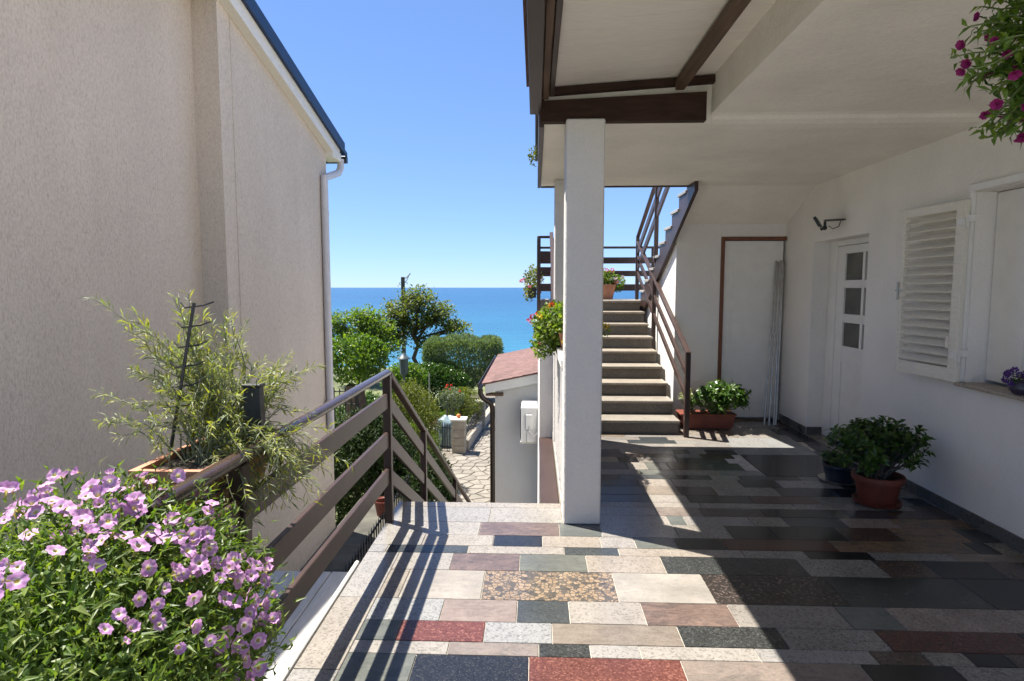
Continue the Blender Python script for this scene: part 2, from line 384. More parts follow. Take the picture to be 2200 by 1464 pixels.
class MB:
    def __init__(self):
        self.v, self.f = [], []
    def add(self, vs, fs):
        n = len(self.v)
        self.v += [tuple(p) for p in vs]
        self.f += [tuple(i + n for i in f) for f in fs]
        return self
    def frame_box(self, c, ax, half, b=0.0):
        """box with centre c, three unit axes and half sizes, edges chamfered by b"""
        c = Vector(c)
        ax = [Vector(a) for a in ax]
        if b <= 0:
            vs = []
            for sx in (-1, 1):
                for sy in (-1, 1):
                    for sz in (-1, 1):
                        vs.append(c + ax[0] * half[0] * sx + ax[1] * half[1] * sy + ax[2] * half[2] * sz)
            fs = [(0, 1, 3, 2), (4, 6, 7, 5), (0, 4, 5, 1), (2, 3, 7, 6), (0, 2, 6, 4), (1, 5, 7, 3)]
            return self.add(vs, fs)
        b = min(b, 0.45 * min(half))
        vs, idx = [], {}
        for sx in (-1, 1):
            for sy in (-1, 1):
                for sz in (-1, 1):
                    s = (sx, sy, sz)
                    for k in range(3):
                        h = [half[j] - (0 if j == k else b) for j in range(3)]
                        idx[(s, k)] = len(vs)
                        vs.append(c + ax[0] * h[0] * sx + ax[1] * h[1] * sy + ax[2] * h[2] * sz)
        fs = []
        for k in range(3):
            i, j = [a for a in range(3) if a != k]
            for sk in (-1, 1):
                loop = []
                for si, sj in ((-1, -1), (1, -1), (1, 1), (-1, 1)):
                    s = [0, 0, 0]
                    s[k], s[i], s[j] = sk, si, sj
                    loop.append(idx[(tuple(s), k)])
                fs.append(tuple(loop))
            for si in (-1, 1):
                for sj in (-1, 1):
                    lo, hi = [0, 0, 0], [0, 0, 0]
                    lo[i] = hi[i] = si
                    lo[j] = hi[j] = sj
                    lo[k], hi[k] = -1, 1
                    fs.append((idx[(tuple(lo), i)], idx[(tuple(hi), i)], idx[(tuple(hi), j)], idx[(tuple(lo), j)]))
        for sx in (-1, 1):
            for sy in (-1, 1):
                for sz in (-1, 1):
                    s = (sx, sy, sz)
                    fs.append((idx[(s, 0)], idx[(s, 1)], idx[(s, 2)]))
        return self.add(vs, fs)
    def box(self, x0, x1, y0, y1, z0, z1, b=0.0):
        return self.frame_box(((x0 + x1) / 2, (y0 + y1) / 2, (z0 + z1) / 2), ((1, 0, 0), (0, 1, 0), (0, 0, 1)),
                              (abs(x1 - x0) / 2, abs(y1 - y0) / 2, abs(z1 - z0) / 2), b)
    def bar(self, p0, p1, w, h, b=0.0, up=(0, 0, 1)):
        """bar from p0 to p1, w wide sideways, h tall"""
        p0, p1 = Vector(p0), Vector(p1)
        d = (p1 - p0)
        L = d.length
        d.normalize()
        up = Vector(up)
        if abs(d.dot(up)) > 0.98:
            up = Vector((1, 0, 0))
        s = d.cross(up).normalized()
        u = s.cross(d).normalized()
        return self.frame_box((p0 + p1) / 2, (s, d, u), (w / 2, L / 2, h / 2), b)
    def tube(self, pts, r, n=8, cap=True, flat=1.0):
        pts = [Vector(p) for p in pts]
        rs = r if isinstance(r, (list, tuple)) else [r] * len(pts)
        vs, fs = [], []
        prev = None
        for i, p in enumerate(pts):
            if i == 0:
                d = pts[1] - pts[0]
            elif i == len(pts) - 1:
                d = pts[-1] - pts[-2]
            else:
                d = (pts[i + 1] - pts[i]).normalized() + (pts[i] - pts[i - 1]).normalized()
            d = d.normalized() if d.length > 1e-9 else Vector((0, 0, 1))
            if prev is None:
                a = Vector((0, 0, 1)) if abs(d.z) < 0.95 else Vector((1, 0, 0))
            else:
                a = prev
            s = d.cross(a)
            if s.length < 1e-6:
                s = d.cross(Vector((0, 1, 0.3)))
            s.normalize()
            u = s.cross(d).normalized()
            prev = u
            for k in range(n):
                t = 2 * math.pi * k / n
                vs.append(p + (s * math.cos(t) + u * math.sin(t) * flat) * rs[i])
        for i in range(len(pts) - 1):
            for k in range(n):
                a, b2 = i * n + k, i * n + (k + 1) % n
                fs.append((a, b2, b2 + n, a + n))
        if cap:
            fs.append(tuple(range(n - 1, -1, -1)))
            m = (len(pts) - 1) * n
            fs.append(tuple(range(m, m + n)))
        return self.add(vs, fs)
    def lathe(self, prof, cx, cy, n=28, sx=1.0, sy=1.0):
        vs, fs = [], []
        for r, z in prof:
            for k in range(n):
                t = 2 * math.pi * k / n
                vs.append((cx + r * sx * math.cos(t), cy + r * sy * math.sin(t), z))
        for i in range(len(prof) - 1):
            for k in range(n):
                a, b2 = i * n + k, i * n + (k + 1) % n
                fs.append((a, b2, b2 + n, a + n))
        return self.add(vs, fs)
    def prism(self, poly, axis, a, b):
        """closed outline (list of 2-tuples) pushed along axis 'x','y' or 'z' from a to b"""
        def pt(p, t):
            return {'x': (t, p[0], p[1]), 'y': (p[0], t, p[1]), 'z': (p[0], p[1], t)}[axis]
        n = len(poly)
        vs = [pt(p, a) for p in poly] + [pt(p, b) for p in poly]
        fs = [tuple(range(n - 1, -1, -1)), tuple(range(n, 2 * n))]
        fs += [(i, (i + 1) % n, n + (i + 1) % n, n + i) for i in range(n)]
        return self.add(vs, fs)
    def sphere(self, c, r, nu=12, nv=8, sc=(1, 1, 1)):
        vs, fs = [], []
        for i in range(nv + 1):
            p = math.pi * i / nv
            for k in range(nu):
                t = 2 * math.pi * k / nu
                vs.append((c[0] + r * sc[0] * math.sin(p) * math.cos(t), c[1] + r * sc[1] * math.sin(p) * math.sin(t), c[2] + r * sc[2] * math.cos(p)))
        for i in range(nv):
            for k in range(nu):
                a, b2 = i * nu + k, i * nu + (k + 1) % nu
                fs.append((a, a + nu, b2 + nu, b2))
        return self.add(vs, fs)
    def build(self, name, mat, parent=None, smooth=False, **tags):
        me = bpy.data.meshes.new(name)
        off = OFF.get(parent.name_full, Vector((0, 0, 0))) if parent else Vector((0, 0, 0))
        org = tags.pop('origin', None)
        loc = Vector(org) - off if org is not None else Vector((0, 0, 0))
        tot = off + loc
        me.from_pydata([(p[0] - tot.x, p[1] - tot.y, p[2] - tot.z) for p in self.v], [], self.f)
        me.materials.append(mat)
        o = bpy.data.objects.new(name, me)
        COL.objects.link(o)
        o.location = loc
        if parent:
            o.parent = parent
        OFF[o.name_full] = tot
        import bmesh
        bm = bmesh.new()
        bm.from_mesh(me)
        bmesh.ops.recalc_face_normals(bm, faces=bm.faces)
        bm.to_mesh(me)
        bm.free()
        if smooth:
            me.polygons.foreach_set('use_smooth', [True] * len(me.polygons))
            try:
                me.set_sharp_from_angle(angle=math.radians(42))
            except Exception:
                pass
        for k, v in tags.items():
            o[k] = v
        return o

def raw(name, V, F, mat, parent=None, **tags):
    """fast mesh from numpy arrays (leaves)"""
    me = bpy.data.meshes.new(name)
    off = OFF.get(parent.name_full, Vector((0, 0, 0))) if parent else Vector((0, 0, 0))
    V = np.asarray(V, dtype=np.float32) - np.array(off, dtype=np.float32)
    me.from_pydata(V.tolist(), [], F.tolist() if hasattr(F, 'tolist') else F)
    me.materials.append(mat)
    o = bpy.data.objects.new(name, me)
    COL.objects.link(o)
    if parent:
        o.parent = parent
    OFF[o.name_full] = off
    for k, v in tags.items():
        o[k] = v
    return o

def thing(name, label, cat, loc=(0, 0, 0), group=None, kind=None):
    o = bpy.data.objects.new(name, None)
    COL.objects.link(o)
    o.location = loc
    o.empty_display_size = 0.1
    o['label'] = label
    o['category'] = cat
    if group:
        o['group'] = group
    if kind:
        o['kind'] = kind
    OFF[o.name_full] = Vector(loc)
    return o

def tag(o, label, cat, group=None, kind=None):
    o['label'] = label
    o['category'] = cat
    if group:
        o['group'] = group
    if kind:
        o['kind'] = kind
    return o

def unit(a):
    return a / np.maximum(np.linalg.norm(a, axis=-1, keepdims=True), 1e-9)

def leaves(P, D, N, L, Wd, fold=0.25, curl=0.15, at=0.42):
    """a folded lance-shaped leaf at every point P, along D, facing N"""
    P, D, N = np.asarray(P, float), unit(np.asarray(D, float)), np.asarray(N, float)
    n = len(P)
    L = np.broadcast_to(np.asarray(L, float), (n,))[:, None]
    Wd = np.broadcast_to(np.asarray(Wd, float), (n,))[:, None]
    Sd = unit(np.cross(D, N))
    U = unit(np.cross(Sd, D))
    base = P
    c = P + D * L * at + U * L * curl * 0.4
    tip = P + D * L - U * L * curl
    l = c + Sd * Wd * 0.5 + U * Wd * fold
    r = c - Sd * Wd * 0.5 + U * Wd * fold
    V = np.stack([base, l, c, r, tip], 1).reshape(-1, 3)
    k = np.arange(n)[:, None] * 5
    F = np.concatenate([k + np.array([[0, 1, 2]]), k + np.array([[0, 2, 3]]), k + np.array([[2, 1, 4]]), k + np.array([[2, 4, 3]])], 0)
    return V, F

def rdir(n):
    return unit(RNG.normal(size=(n, 3)))

# ================================================================== SETTING
# ground, shore, sea
GZ = -2.7
m = MB()
m.add([(-260, -80, GZ), (260, -80, GZ), (260, 31, GZ), (-260, 31, GZ), (260, 36, GZ - 0.6), (-260, 36, GZ - 0.6), (260, 62, -16), (-260, 62, -16)],
      [(0, 1, 2, 3), (3, 2, 4, 5), (5, 4, 6, 7)])
m.build('ground', M['grass'], kind='structure', label='garden ground sloping away to the sea')

sm, nt, bs = new_mat('sea_water')
v = coords(nt, (0.35, 1.0, 1.0))
n1 = nd(nt, 'ShaderNodeTexNoise', i_Scale=0.55, i_Detail=6.0, i_Roughness=0.62)
nt.links.new(v, n1.inputs['Vector'])
n2 = noise(nt, coords(nt, (0.012, 0.05, 1)), 0.5, 5, 0.65)
sx = nd(nt, 'ShaderNodeSeparateXYZ')
nt.links.new(coords(nt), sx.inputs[0])
sh_ = nd(nt, 'ShaderNodeMapRange', i_1=40.0, i_2=420.0)       # shallows are greener
nt.links.new(sx.outputs['Y'], sh_.inputs[0])
c = ramp(nt, sh_.outputs[0], [(0.0, (0.026, 0.145, 0.215)), (0.25, (0.018, 0.116, 0.203)), (1.0, (0.010, 0.076, 0.170))])
c = mixc(nt, c, ramp(nt, n2, [(0.35, (0.72, 0.80, 0.86)), (0.65, (1.15, 1.1, 1.06))]), 1.0, 'MULTIPLY')
n3 = noise(nt, coords(nt, (0.25, 0.9, 1)), 0.5, 4, 0.7)
c = mixc(nt, c, ramp(nt, n3, [(0.40, (0.80, 0.86, 0.9)), (0.62, (1.12, 1.08, 1.05))]), 1.0, 'MULTIPLY')
nt.links.new(c, bs.inputs['Base Color'])
bs.inputs['Roughness'].default_value = 0.32
bs.inputs['Specular IOR Level'].default_value = 0.32
bump(nt, bs, n1.outputs['Fac'], 0.8, 0.8)
m = MB()
m.add([(-40000, 40, -9), (40000, 40, -9), (40000, 42000, -9), (-40000, 42000, -9)], [(0, 1, 2, 3)])
m.build('sea', sm, kind='structure', label='calm blue sea reaching the horizon')

# terrace slab under the stone floor
m = MB()
m.box(-0.945, 2.83, -8.0, 4.17, -0.30, -0.0065)
m.box(0.19, 2.83, 4.17, 7.3, -0.301, -0.0065)
slab = m.build('terrace_floor', M['grout'], kind='structure', label='terrace floor of mixed polished granite slabs')
m = MB()
m.box(-0.90, 2.80, -3.0, 4.10, GZ, -0.305)
m.box(0.21, 2.80, 4.105, 7.2, GZ, -0.306)
m.build('terrace_wall', M['concrete'], kind='structure', label='retaining wall under the terrace')

ROWS=[
(2.12, 2.396, [-0.779, -0.492, -0.022, 0.602, 1.327, 1.693, 2.159], ['greygreen', 'navy', 'red', 'pinkgrey', 'black', 'grey']),
(2.396, 2.49, [-0.775, -0.366, 0.019, 0.237, 0.448, 0.936, 1.411, 1.626, 1.796, 1.958, 2.239], ['white', 'pinkgrey', 'char', 'white', 'white', 'white', 'brown', 'grey', 'black', 'brown']),
(2.49, 2.651, [-0.773, -0.61, -0.222, 0.08, 0.645, 1.088, 1.52, 2.138, 2.376], ['greygreen', 'red', 'salt', 'tan', 'char', 'grey', 'darkred', 'black']),
(2.651, 2.85, [-0.767, -0.44, -0.082, 0.165, 0.515, 0.932, 1.439, 1.674, 2.288, 2.545], ['salt', 'rose', 'slate', 'cream', 'redstreak', 'beige', 'greygreen', 'pinkgran', 'pinkgran']),
(2.85, 3.156, [-0.762, -0.675, -0.265, 0.416, 0.887, 1.526, 2.212, 2.806], ['beige', 'pale', 'leopard', 'pale', 'brownblack', 'slatedark', 'black']),
(3.156, 3.365, [-0.764, -0.463, -0.083, 0.291, 0.714, 1.472, 1.893, 2.162, 2.51, 2.984], ['white', 'redstreak', 'greygreen', 'cream', 'char', 'grey', 'brown', 'black', 'brown']),
(3.365, 3.467, [-0.865, -0.391, 0.173, 0.49, 0.789, 1.202, 1.563, 1.927, 2.382, 2.812, 3.07], ['slate', 'white', 'slate', 'cream', 'cream', 'grey', 'black', 'grey', 'tan', 'tan']),
(3.467, 3.626, [-0.763, -0.676, -0.533, -0.249, 0.048, 0.398, 0.605, 0.852, 1.134, 1.776, 2.571, 2.697, 3.071], ['white', 'beige', 'white', 'navy', 'cream', 'cream', 'greygreen', 'black', 'darkred', 'rust', 'black', 'grey']),
(3.626, 3.833, [-0.769, -0.348, 0.157, 0.419, 0.89, 1.22, 1.492, 1.912, 2.247, 2.652, 2.954], ['white', 'redstreak', 'greygreen', 'cream', 'beige', 'black', 'black', 'brown', 'rust', 'slate']),
(3.833, 3.991, [0.439, 0.882, 0.993, 1.422, 1.643, 2.018, 2.352, 2.713, 2.982], ['cream', 'greygreen', 'cream', 'grey', 'slate', 'pinkgran', 'rust', 'rust']),
(3.991, 4.143, [0.455, 0.833, 1.139, 1.554, 2.114, 2.407, 2.937], ['cream', 'pinkgrey', 'brown', 'black', 'slate', 'brown']),
(4.143, 4.248, [0.466, 0.837, 1.167, 1.82, 2.337, 2.626, 2.913], ['beige', 'cream', 'grey', 'grey', 'grey', 'brown']),
(4.248, 4.403, [0.482, 0.832, 1.112, 1.564, 2.039, 2.386, 2.669, 2.811, 2.95], ['slate', 'cream', 'black', 'darkred', 'grey', 'grey', 'black', 'slate']),
(4.403, 4.6, [0.503, 0.833, 1.089, 1.359, 1.825, 2.239, 2.594, 2.975], ['slate', 'tan', 'brown', 'grey', 'slate', 'black', 'grey']),
(4.6, 4.778, [0.522, 0.827, 1.086, 1.612, 1.905, 2.366, 2.691, 3.015], ['black', 'cream', 'grey', 'black', 'salt', 'slate', 'grey']),
(4.778, 4.888, [0.533, 0.693, 1.155, 1.423, 1.655, 2.126, 2.641, 3.045], ['black', 'slate', 'black', 'grey', 'slate', 'grey', 'grey']),
(4.888, 5.036, [0.549, 0.87, 1.17, 1.53, 1.877, 2.528, 3.022], ['beige', 'greygreen', 'grey', 'grey', 'GAP', 'beige']),
(5.036, 5.241, [0.57, 0.802, 0.957, 1.074, 1.147, 1.43, 1.771, 2.557, 3.023], ['slate', 'cream', 'greygreen', 'cream', 'brown', 'slate', 'GAP', 'beige']),
(5.241, 5.402, [0.587, 0.742, 0.923, 1.265, 1.7, 2.605, 3.032], ['beige', 'black', 'beige', 'slate', 'GAP', 'beige']),
(5.402, 5.529, [0.6, 0.995, 1.294, 1.506, 1.803, 2.644, 3.06], ['brown', 'slate', 'cream', 'brown', 'GAP', 'beige']),
(5.529, 5.676, [0.616, 0.801, 1.296, 1.445, 1.593, 1.875, 2.605, 2.969], ['slate', 'cream', 'greygreen', 'cream', 'slate', 'GAP2', 'black']),
(5.676, 5.893, [0.639, 1.013, 1.263, 1.557, 1.9, 2.657, 3.013], ['cream', 'cream', 'pale', 'cream', 'GAP2', 'black']),
(5.893, 6.031, [0.653, 0.924, 1.403, 1.593, 1.898, 2.672, 3.014], ['cream', 'slate', 'white', 'cream', 'GAP2', 'black']),
(6.031, 6.156, [0.666, 1.062, 1.346, 1.814, 1.884, 2.61, 3.028], ['beige', 'slate', 'cream', 'tan', 'GAP2', 'black']),
(6.156, 6.282, [0.68, 0.933, 1.32, 1.706, 2.09, 2.615, 3.042], ['tan', 'cream', 'cream', 'beige', 'cream', 'black']),
(6.282, 6.596, [0.713, 1.536, 1.991, 2.543, 3.116], ['beige', 'beige', 'cream', 'black']),
(6.596, 6.95, [1.776, 2.201, 2.676, 3.096], ['brown', 'beige', 'brown']),
]

def floor_tile(x0, x1, y0, y1, kind, z=0.0):
    j = 0.0021
    m = MB()
    dz = random.uniform(-0.0006, 0.0006)
    m.box(x0 + j, x1 - j, y0 + j, y1 - j, z - 0.02, z + dz, 0.0012)
    return m.build('tile', G[kind], slab, origin=((x0 + x1) / 2, (y0 + y1) / 2, z))

XR = 2.815
for (y0, y1, xs, ks) in ROWS:
    for i, k in enumerate(ks):
        x0, x1 = xs[i], xs[i + 1]
        if i == 0 and x0 < 0:
            x0 = -0.7825 if x0 > -0.80 else max(x0, -0.868)
        if i == 0 and y0 > 3.8 and x0 > 0:
            x0 = 0.195 if y0 < 6.2 else 1.505
        if i == 0 and y1 < 4.07 and y0 > 3.8:
            x0 = 0.428
        x1 = min(x1, XR)
        if i == len(ks) - 1:
            x1 = XR
        if k.startswith('GAP') or x1 - x0 < 0.02:
            continue
        if y0 > 6.25 and x1 < 1.52:
            continue
        floor_tile(x0, x1, y0, y1, k)
# the big slabs before the door
floor_tile(1.885, 2.64, 4.888, 5.529, 'black')
floor_tile(1.885, 2.27, 5.529, 6.156, 'salt')
floor_tile(2.27, 2.605, 5.529, 6.156, 'greyfine')
# rows nearer than the picture's lower edge
kinds = ['white', 'char', 'pinkgrey', 'grey', 'red', 'cream', 'slate', 'tan', 'black', 'beige', 'salt', 'greygreen', 'pinkgran', 'brown']
y1 = 2.12
rr = random.Random(5)
while y1 > 0.3:
    h = rr.choice([0.1, 0.16, 0.2, 0.27])
    y0 = y1 - h
    x = -0.78
    while x < XR:
        w = rr.uniform(0.25, 0.75)
        floor_tile(x, min(XR, x + w) if x + w < XR - 0.12 else XR, y0, y1, rr.choice(kinds))
        x += w if x + w < XR - 0.12 else 9
    y1 = y0
m = MB()
m.box(-0.78, XR, -8.0, y1 - 0.002, -0.02, 0.0)
m.build('tile_field', G['court'], slab, kind='stuff')  # unseen floor behind the camera, made pale to throw sunlight into the porch
m = MB()
m.box(2.832, 11.0, -12.0, -1.002, -0.3, -0.002)
m.box(-0.945, 2.83, -12.0, -8.002, -0.3, -0.0025)
m.build('bounce_paving', G['court'], kind='structure', label='unseen pale paving added to bounce sun into the porch')  # added out of view to reflect sunlight under the porch roof
# pale border along the railing, top tread of the garden steps
yb = [0.3, 1.2, 1.75, 2.28, 2.85, 3.365]
for a, b in zip(yb[:-1], yb[1:]):
    floor_tile(-0.972, -0.782, a, b, 'white')
floor_tile(-0.972, -0.868, 3.365, 3.467, 'white')
floor_tile(-0.972, -0.766, 3.467, 3.833, 'white')
floor_tile(-0.972, -0.30, 3.833, 4.10, 'white')
floor_tile(-0.30, 0.185, 3.833, 4.10, 'white')
floor_tile(-0.972, 0.185, 4.10, 4.195, 'white')
floor_tile(0.19, 0.425, 4.07, 4.3, 'cream')

# ================================================================== HOUSE
house = thing('house', 'white plastered house with roofed porch, door and shuttered window', 'house', (2.83, 3.0, 0))
m = MB()
WX0, WX1 = 2.83, 3.12
m.box(WX0, WX1, -1.0, 2.75, -0.3, 3.0)
m.box(WX0, WX1, 2.75, 4.06, -0.3, 0.875)
m.box(WX0, WX1, 2.75, 4.06, 2.14, 3.0)
m.box(WX0, WX1, 4.06, 5.31, -0.3, 3.0)
m.box(WX0, WX1, 5.31, 6.33, 1.99, 3.0)
m.box(WX0, WX1, 6.33, 7.25, -0.3, 3.0)
m.box(3.12, 3.2, 5.2, 6.4, -0.3, 2.2)
m.box(3.12, 3.2, 2.6, 4.2, 0.6, 2.3)
m.build('wall', M['white'], house)
# ceiling slab: low soffit beyond the beam, main ceiling towards the camera
m = MB()
prof = [(6.30, 2.56), (4.30, 2.56), (4.12, 2.563), (4.04, 2.572), (3.99, 2.59), (3.965, 2.607), (3.93, 2.615), (3.6, 2.622), (-1.0, 2.63), (-1.0, 2.95), (6.30, 2.95)]
m.prism(prof, 'x', 1.10, 2.835)
m.build('ceiling_slab', M['soffit'], house)
m = MB()
m.box(0.055, 1.10, 3.957, 6.30, 2.56, 2.95)
m.build('balcony_slab', M['soffit'], house)
m = MB()
m.box(0.055, 1.56, 6.302, 6.33, 2.545, 2.96, 0.003)
m.build('slab_edge_trim', M['dark_trim'], house)
m = MB()
m.box(0.02, 0.053, 3.96, 6.33, 2.545, 2.80, 0.003)
m.build('slab_edge_trim', M['dark_trim'], house)
for z0, z1, x0 in ((2.815, 2.90, -0.005), (2.93, 3.02, -0.005), (3.05, 3.15, -0.005)):
    m = MB()
    m.box(x0, x0 + 0.03, 3.97, 6.33, z0, z1, 0.003)
    m.build('balcony_plank', M['dark_trim'], house)
for yy in (4.0, 5.2, 6.28):
    m = MB()
    m.box(0.027, 0.07, yy, yy + 0.045, 2.82, 3.3, 0.003)
    m.build('balcony_post', M['dark_trim'], house)
# upper storey standing back behind the balcony
m = MB()
m.box(1.102, 2.834, -1.0, 6.295, 2.952, 5.6)
m.build('upper_wall', M['white'], house)
# columns
for y0, h in ((3.815, 2.559), (5.92, 2.559)):
    m = MB()
    m.box(0.187, 0.425, y0, y0 + 0.245, 0, h, 0.008)
    m.build('column', M['white_rough'], house)
# beam and porch roof
m = MB()
m.prism([(0.03, 2.562), (1.055, 2.562), (1.055, 2.735), (0.03, 2.69)], 'y', 3.895, 3.955)
m.build('beam', M['brown_matt'], house)
m = MB()
m.bar((0.085, 3.905, 2.745), (1.14, 3.905, 2.812), 0.05, 0.045, 0.004)
m.build('rafter', M['brown_matt'], house)
m = MB()
m.bar((0.885, -1.0, 2.772), (0.885, 3.885, 2.772), 0.055, 0.065, 0.004)
m.build('purlin', M['brown_wood'], house)
m = MB()
m.box(-0.038, 0.036, -1.0, 3.975, 2.628, 2.80, 0.004)
m.build('fascia', M['dark_trim'], house)
m = MB()
m.box(0.040, 0.078, -1.0, 3.872, 2.69, 2.768, 0.004)
m.build('eaves_batten', M['brown_wood'], house)
m = MB()
m.box(0.082, 0.112, -1.0, 3.87, 2.705, 2.772, 0.004)
m.build('eaves_batten', M['dark_trim'], house)
# sheathing boards, each laid across the slope from eaves to slab
yy = 3.955
nb = 0
while yy > -1.0:
    w = 0.098 if yy > 1.0 else 0.8
    m = MB()
    dz = random.uniform(0, 0.0015)
    xa, za, xb, zb = 0.0, 2.766 + dz, 1.105, 2.838 + dz
    j = 0.0012
    m.add([(xa, yy - w + j, za), (xb, yy - w + j, zb), (xb, yy - j, zb), (xa, yy - j, za), (xa, yy - w + j, za + 0.02), (xb, yy - w + j, zb + 0.02), (xb, yy - j, zb + 0.02), (xa, yy - j, za + 0.02)],
          [(0, 3, 2, 1), (4, 5, 6, 7), (0, 1, 5, 4), (1, 2, 6, 5), (2, 3, 7, 6), (3, 0, 4, 7)])
    m.build('roof_board', M['sheathing'], house)
    yy -= w
m = MB()
m.add([(-0.06, -1.0, 2.885), (1.25, -1.0, 2.975), (1.25, 3.975, 2.975), (-0.06, 3.975, 2.885), (-0.06, -1.0, 2.80), (1.25, -1.0, 2.89), (1.25, 3.975, 2.89), (-0.06, 3.975, 2.80)],
      [(0, 1, 2, 3), (4, 7, 6, 5), (0, 4, 5, 1), (1, 5, 6, 2), (2, 6, 7, 3), (3, 7, 4, 0)])
m.build('porch_roof', M['shingle'], house)
# skirting pieces
for a, b in ((-1.0, 0.6), (0.6, 1.9), (1.9, 3.1), (3.1, 4.3), (4.3, 5.31), (6.33, 6.99)):
    m = MB()
    m.box(2.816, 2.8295, a + 0.001, b - 0.001, 0.001, 0.082, 0.002)
    m.build('skirting_slab', G['skirting'], house, origin=(2.82, (a + b) / 2, 0.04))
m = MB()
m.box(2.832, 2.985, 6.316, 6.3295, 0.001, 0.082, 0.002)
m.build('skirting_slab', G['skirting'], house, origin=(2.9, 6.32, 0.04))
# door in its deep reveal
door = MB().box(3.0, 3.045, 5.312, 6.16, 0.02, 1.93, 0.003)
m = MB()
m.box(2.992, 3.06, 6.165, 6.328, 0.004, 1.988, 0.003)
m.box(2.992, 3.06, 5.312, 6.165, 1.935, 1.988, 0.003)
dframe = m.build('door_frame', M['white_paint'], house)
m = MB()
zs = [(1.60, 1.855), (1.275, 1.525), (0.962, 1.192)]
ys = [(5.70, 6.012), (5.345, 5.657)]
# leaf built as stiles and rails round the six panes
m.box(2.994, 3.04, 6.012, 6.157, 0.02, 1.93, 0.003)
m.box(2.994, 3.04, 5.313, 5.345, 0.02, 1.93, 0.003)
m.box(2.9945, 3.04, 5.657, 5.70, 0.962, 1.855, 0.003)
for z0, z1 in ((1.855, 1.93), (1.525, 1.60), (1.192, 1.275), (0.80, 0.962), (0.02, 0.16)):
    m.box(2.995, 3.04, 5.345, 6.012, z0, z1, 0.003)
m.box(3.005, 3.035, 5.345, 6.012, 0.16, 0.80)
m.box(2.999, 3.006, 5.40, 5.955, 0.215, 0.745, 0.003)
leaf = m.build('door', M['white_paint'], house)
for z0, z1 in zs:
    for y0, y1 in ys:
        m = MB()
        m.box(3.012, 3.02, y0, y1, z0, z1)
        m.build('pane', M['glass_obscure'], leaf)
m = MB()
m.tube([(2.995, 5.36, 1.02), (2.96, 5.36, 1.02), (2.955, 5.375, 1.02), (2.955, 5.45, 1.02)], 0.009, 8)
m.build('handle', M['steel'], leaf, True)
m = MB()
m.box(2.825, 3.1, 5.312, 6.328, -0.02, 0.004, 0.002)
m.build('threshold', G['beige'], house)
# window
win = MB()
win.box(2.955, 3.0, 3.72, 4.055, 0.925, 2.135, 0.004)
win.box(2.948, 2.9545, 3.76, 3.93, 1.0, 2.06, 0.003)
win.box(2.955, 3.0, 2.755, 2.855, 0.925, 2.135, 0.004)
win.box(2.956, 3.0, 2.855, 3.72, 2.045, 2.135, 0.004)
win.box(2.956, 3.0, 2.855, 3.72, 0.925, 1.0, 0.004)
win.box(2.954, 3.0, 3.36, 3.46, 1.0, 2.045, 0.004)
wo = win.build('window', M['white_paint'], house)
for y0, y1 in ((2.855, 3.36), (3.46, 3.72)):
    m = MB()
    m.box(2.975, 2.985, y0, y1, 1.0, 2.045)
    m.build('pane', M['glass_dark'], wo)
    m = MB()
    for a, b, c, d in ((y0, y0 + 0.055, 1.0, 2.045), (y1 - 0.055, y1, 1.0, 2.045), (y0 + 0.055, y1 - 0.055, 1.0, 1.06), (y0 + 0.055, y1 - 0.055, 1.985, 2.045)):
        m.box(2.945, 2.974, a, b, c, d, 0.004)
    m.build('sash', M['white_paint'], wo)
m = MB()
m.box(2.802, 2.8295, 4.062, 4.10, 0.91, 2.19, 0.004)
m.box(2.80, 2.8295, 2.69, 4.062, 2.145, 2.19, 0.004)
m.box(2.8005, 2.8295, 2.69, 2.748, 0.91, 2.145, 0.004)
m.build('window_trim', M['white_paint'], wo)
m = MB()
m.box(2.772, 2.955, 2.68, 4.08, 0.884, 0.908, 0.004)
m.build('window_sill', G['sill'], wo)
# louvred shutter swung open
hx, hy = 2.782, 4.062
fx, fy = 2.735, 4.65
sd = Vector((fx - hx, fy - hy, 0))
SW = sd.length
sd.normalize()
sn = Vector((-sd.y, sd.x, 0))        # faces the terrace
def sp(u, n, z):
    return Vector((hx, hy, 0)) + sd * u + sn * n + Vector((0, 0, z))
def sbox(m, u0, u1, n0, n1, z0, z1, b=0.003):
    c = sp((u0 + u1) / 2, (n0 + n1) / 2, (z0 + z1) / 2)
    return m.frame_box(c, (sd, sn, (0, 0, 1)), (abs(u1 - u0) / 2, abs(n1 - n0) / 2, (z1 - z0) / 2), b)
m = MB()
ZB, ZT = 0.905, 2.095
sbox(m, 0, 0.075, -0.018, 0.018, ZB, ZT)
sbox(m, SW - 0.038, SW, -0.018, 0.018, ZB, ZT)
sbox(m, 0.075, SW - 0.038, -0.0175, 0.0175, ZT - 0.06, ZT)
sbox(m, 0.075, SW - 0.038, -0.0175, 0.0175, ZB, ZB + 0.09)
sh = m.build('shutter', M['cream_paint'], house)
ns = 17
for i in range(ns):
    z = ZB + 0.125 + (ZT - 0.07 - ZB - 0.15) * i / (ns - 1)
    m = MB()
    tilt = math.radians(38)
    ax2 = sn * math.cos(tilt) - Vector((0, 0, 1)) * math.sin(tilt)
    ax3 = sn * math.sin(tilt) + Vector((0, 0, 1)) * math.cos(tilt)
    m.frame_box(sp((SW + 0.037) / 2, 0.0, z), (sd, ax2, ax3), ((SW - 0.115) / 2, 0.031, 0.005), 0.002)
    m.build('slat', M['cream_paint'], sh)
m = MB()
sbox(m, 0.07, 0.09, 0.018, 0.03, ZB + 0.22, ZB + 0.30)
m.build('slat_lever', M['cream_paint'], sh)
m = MB()
sbox(m, SW - 0.05, SW + 0.03, 0.018, 0.026, 1.50, 1.515)
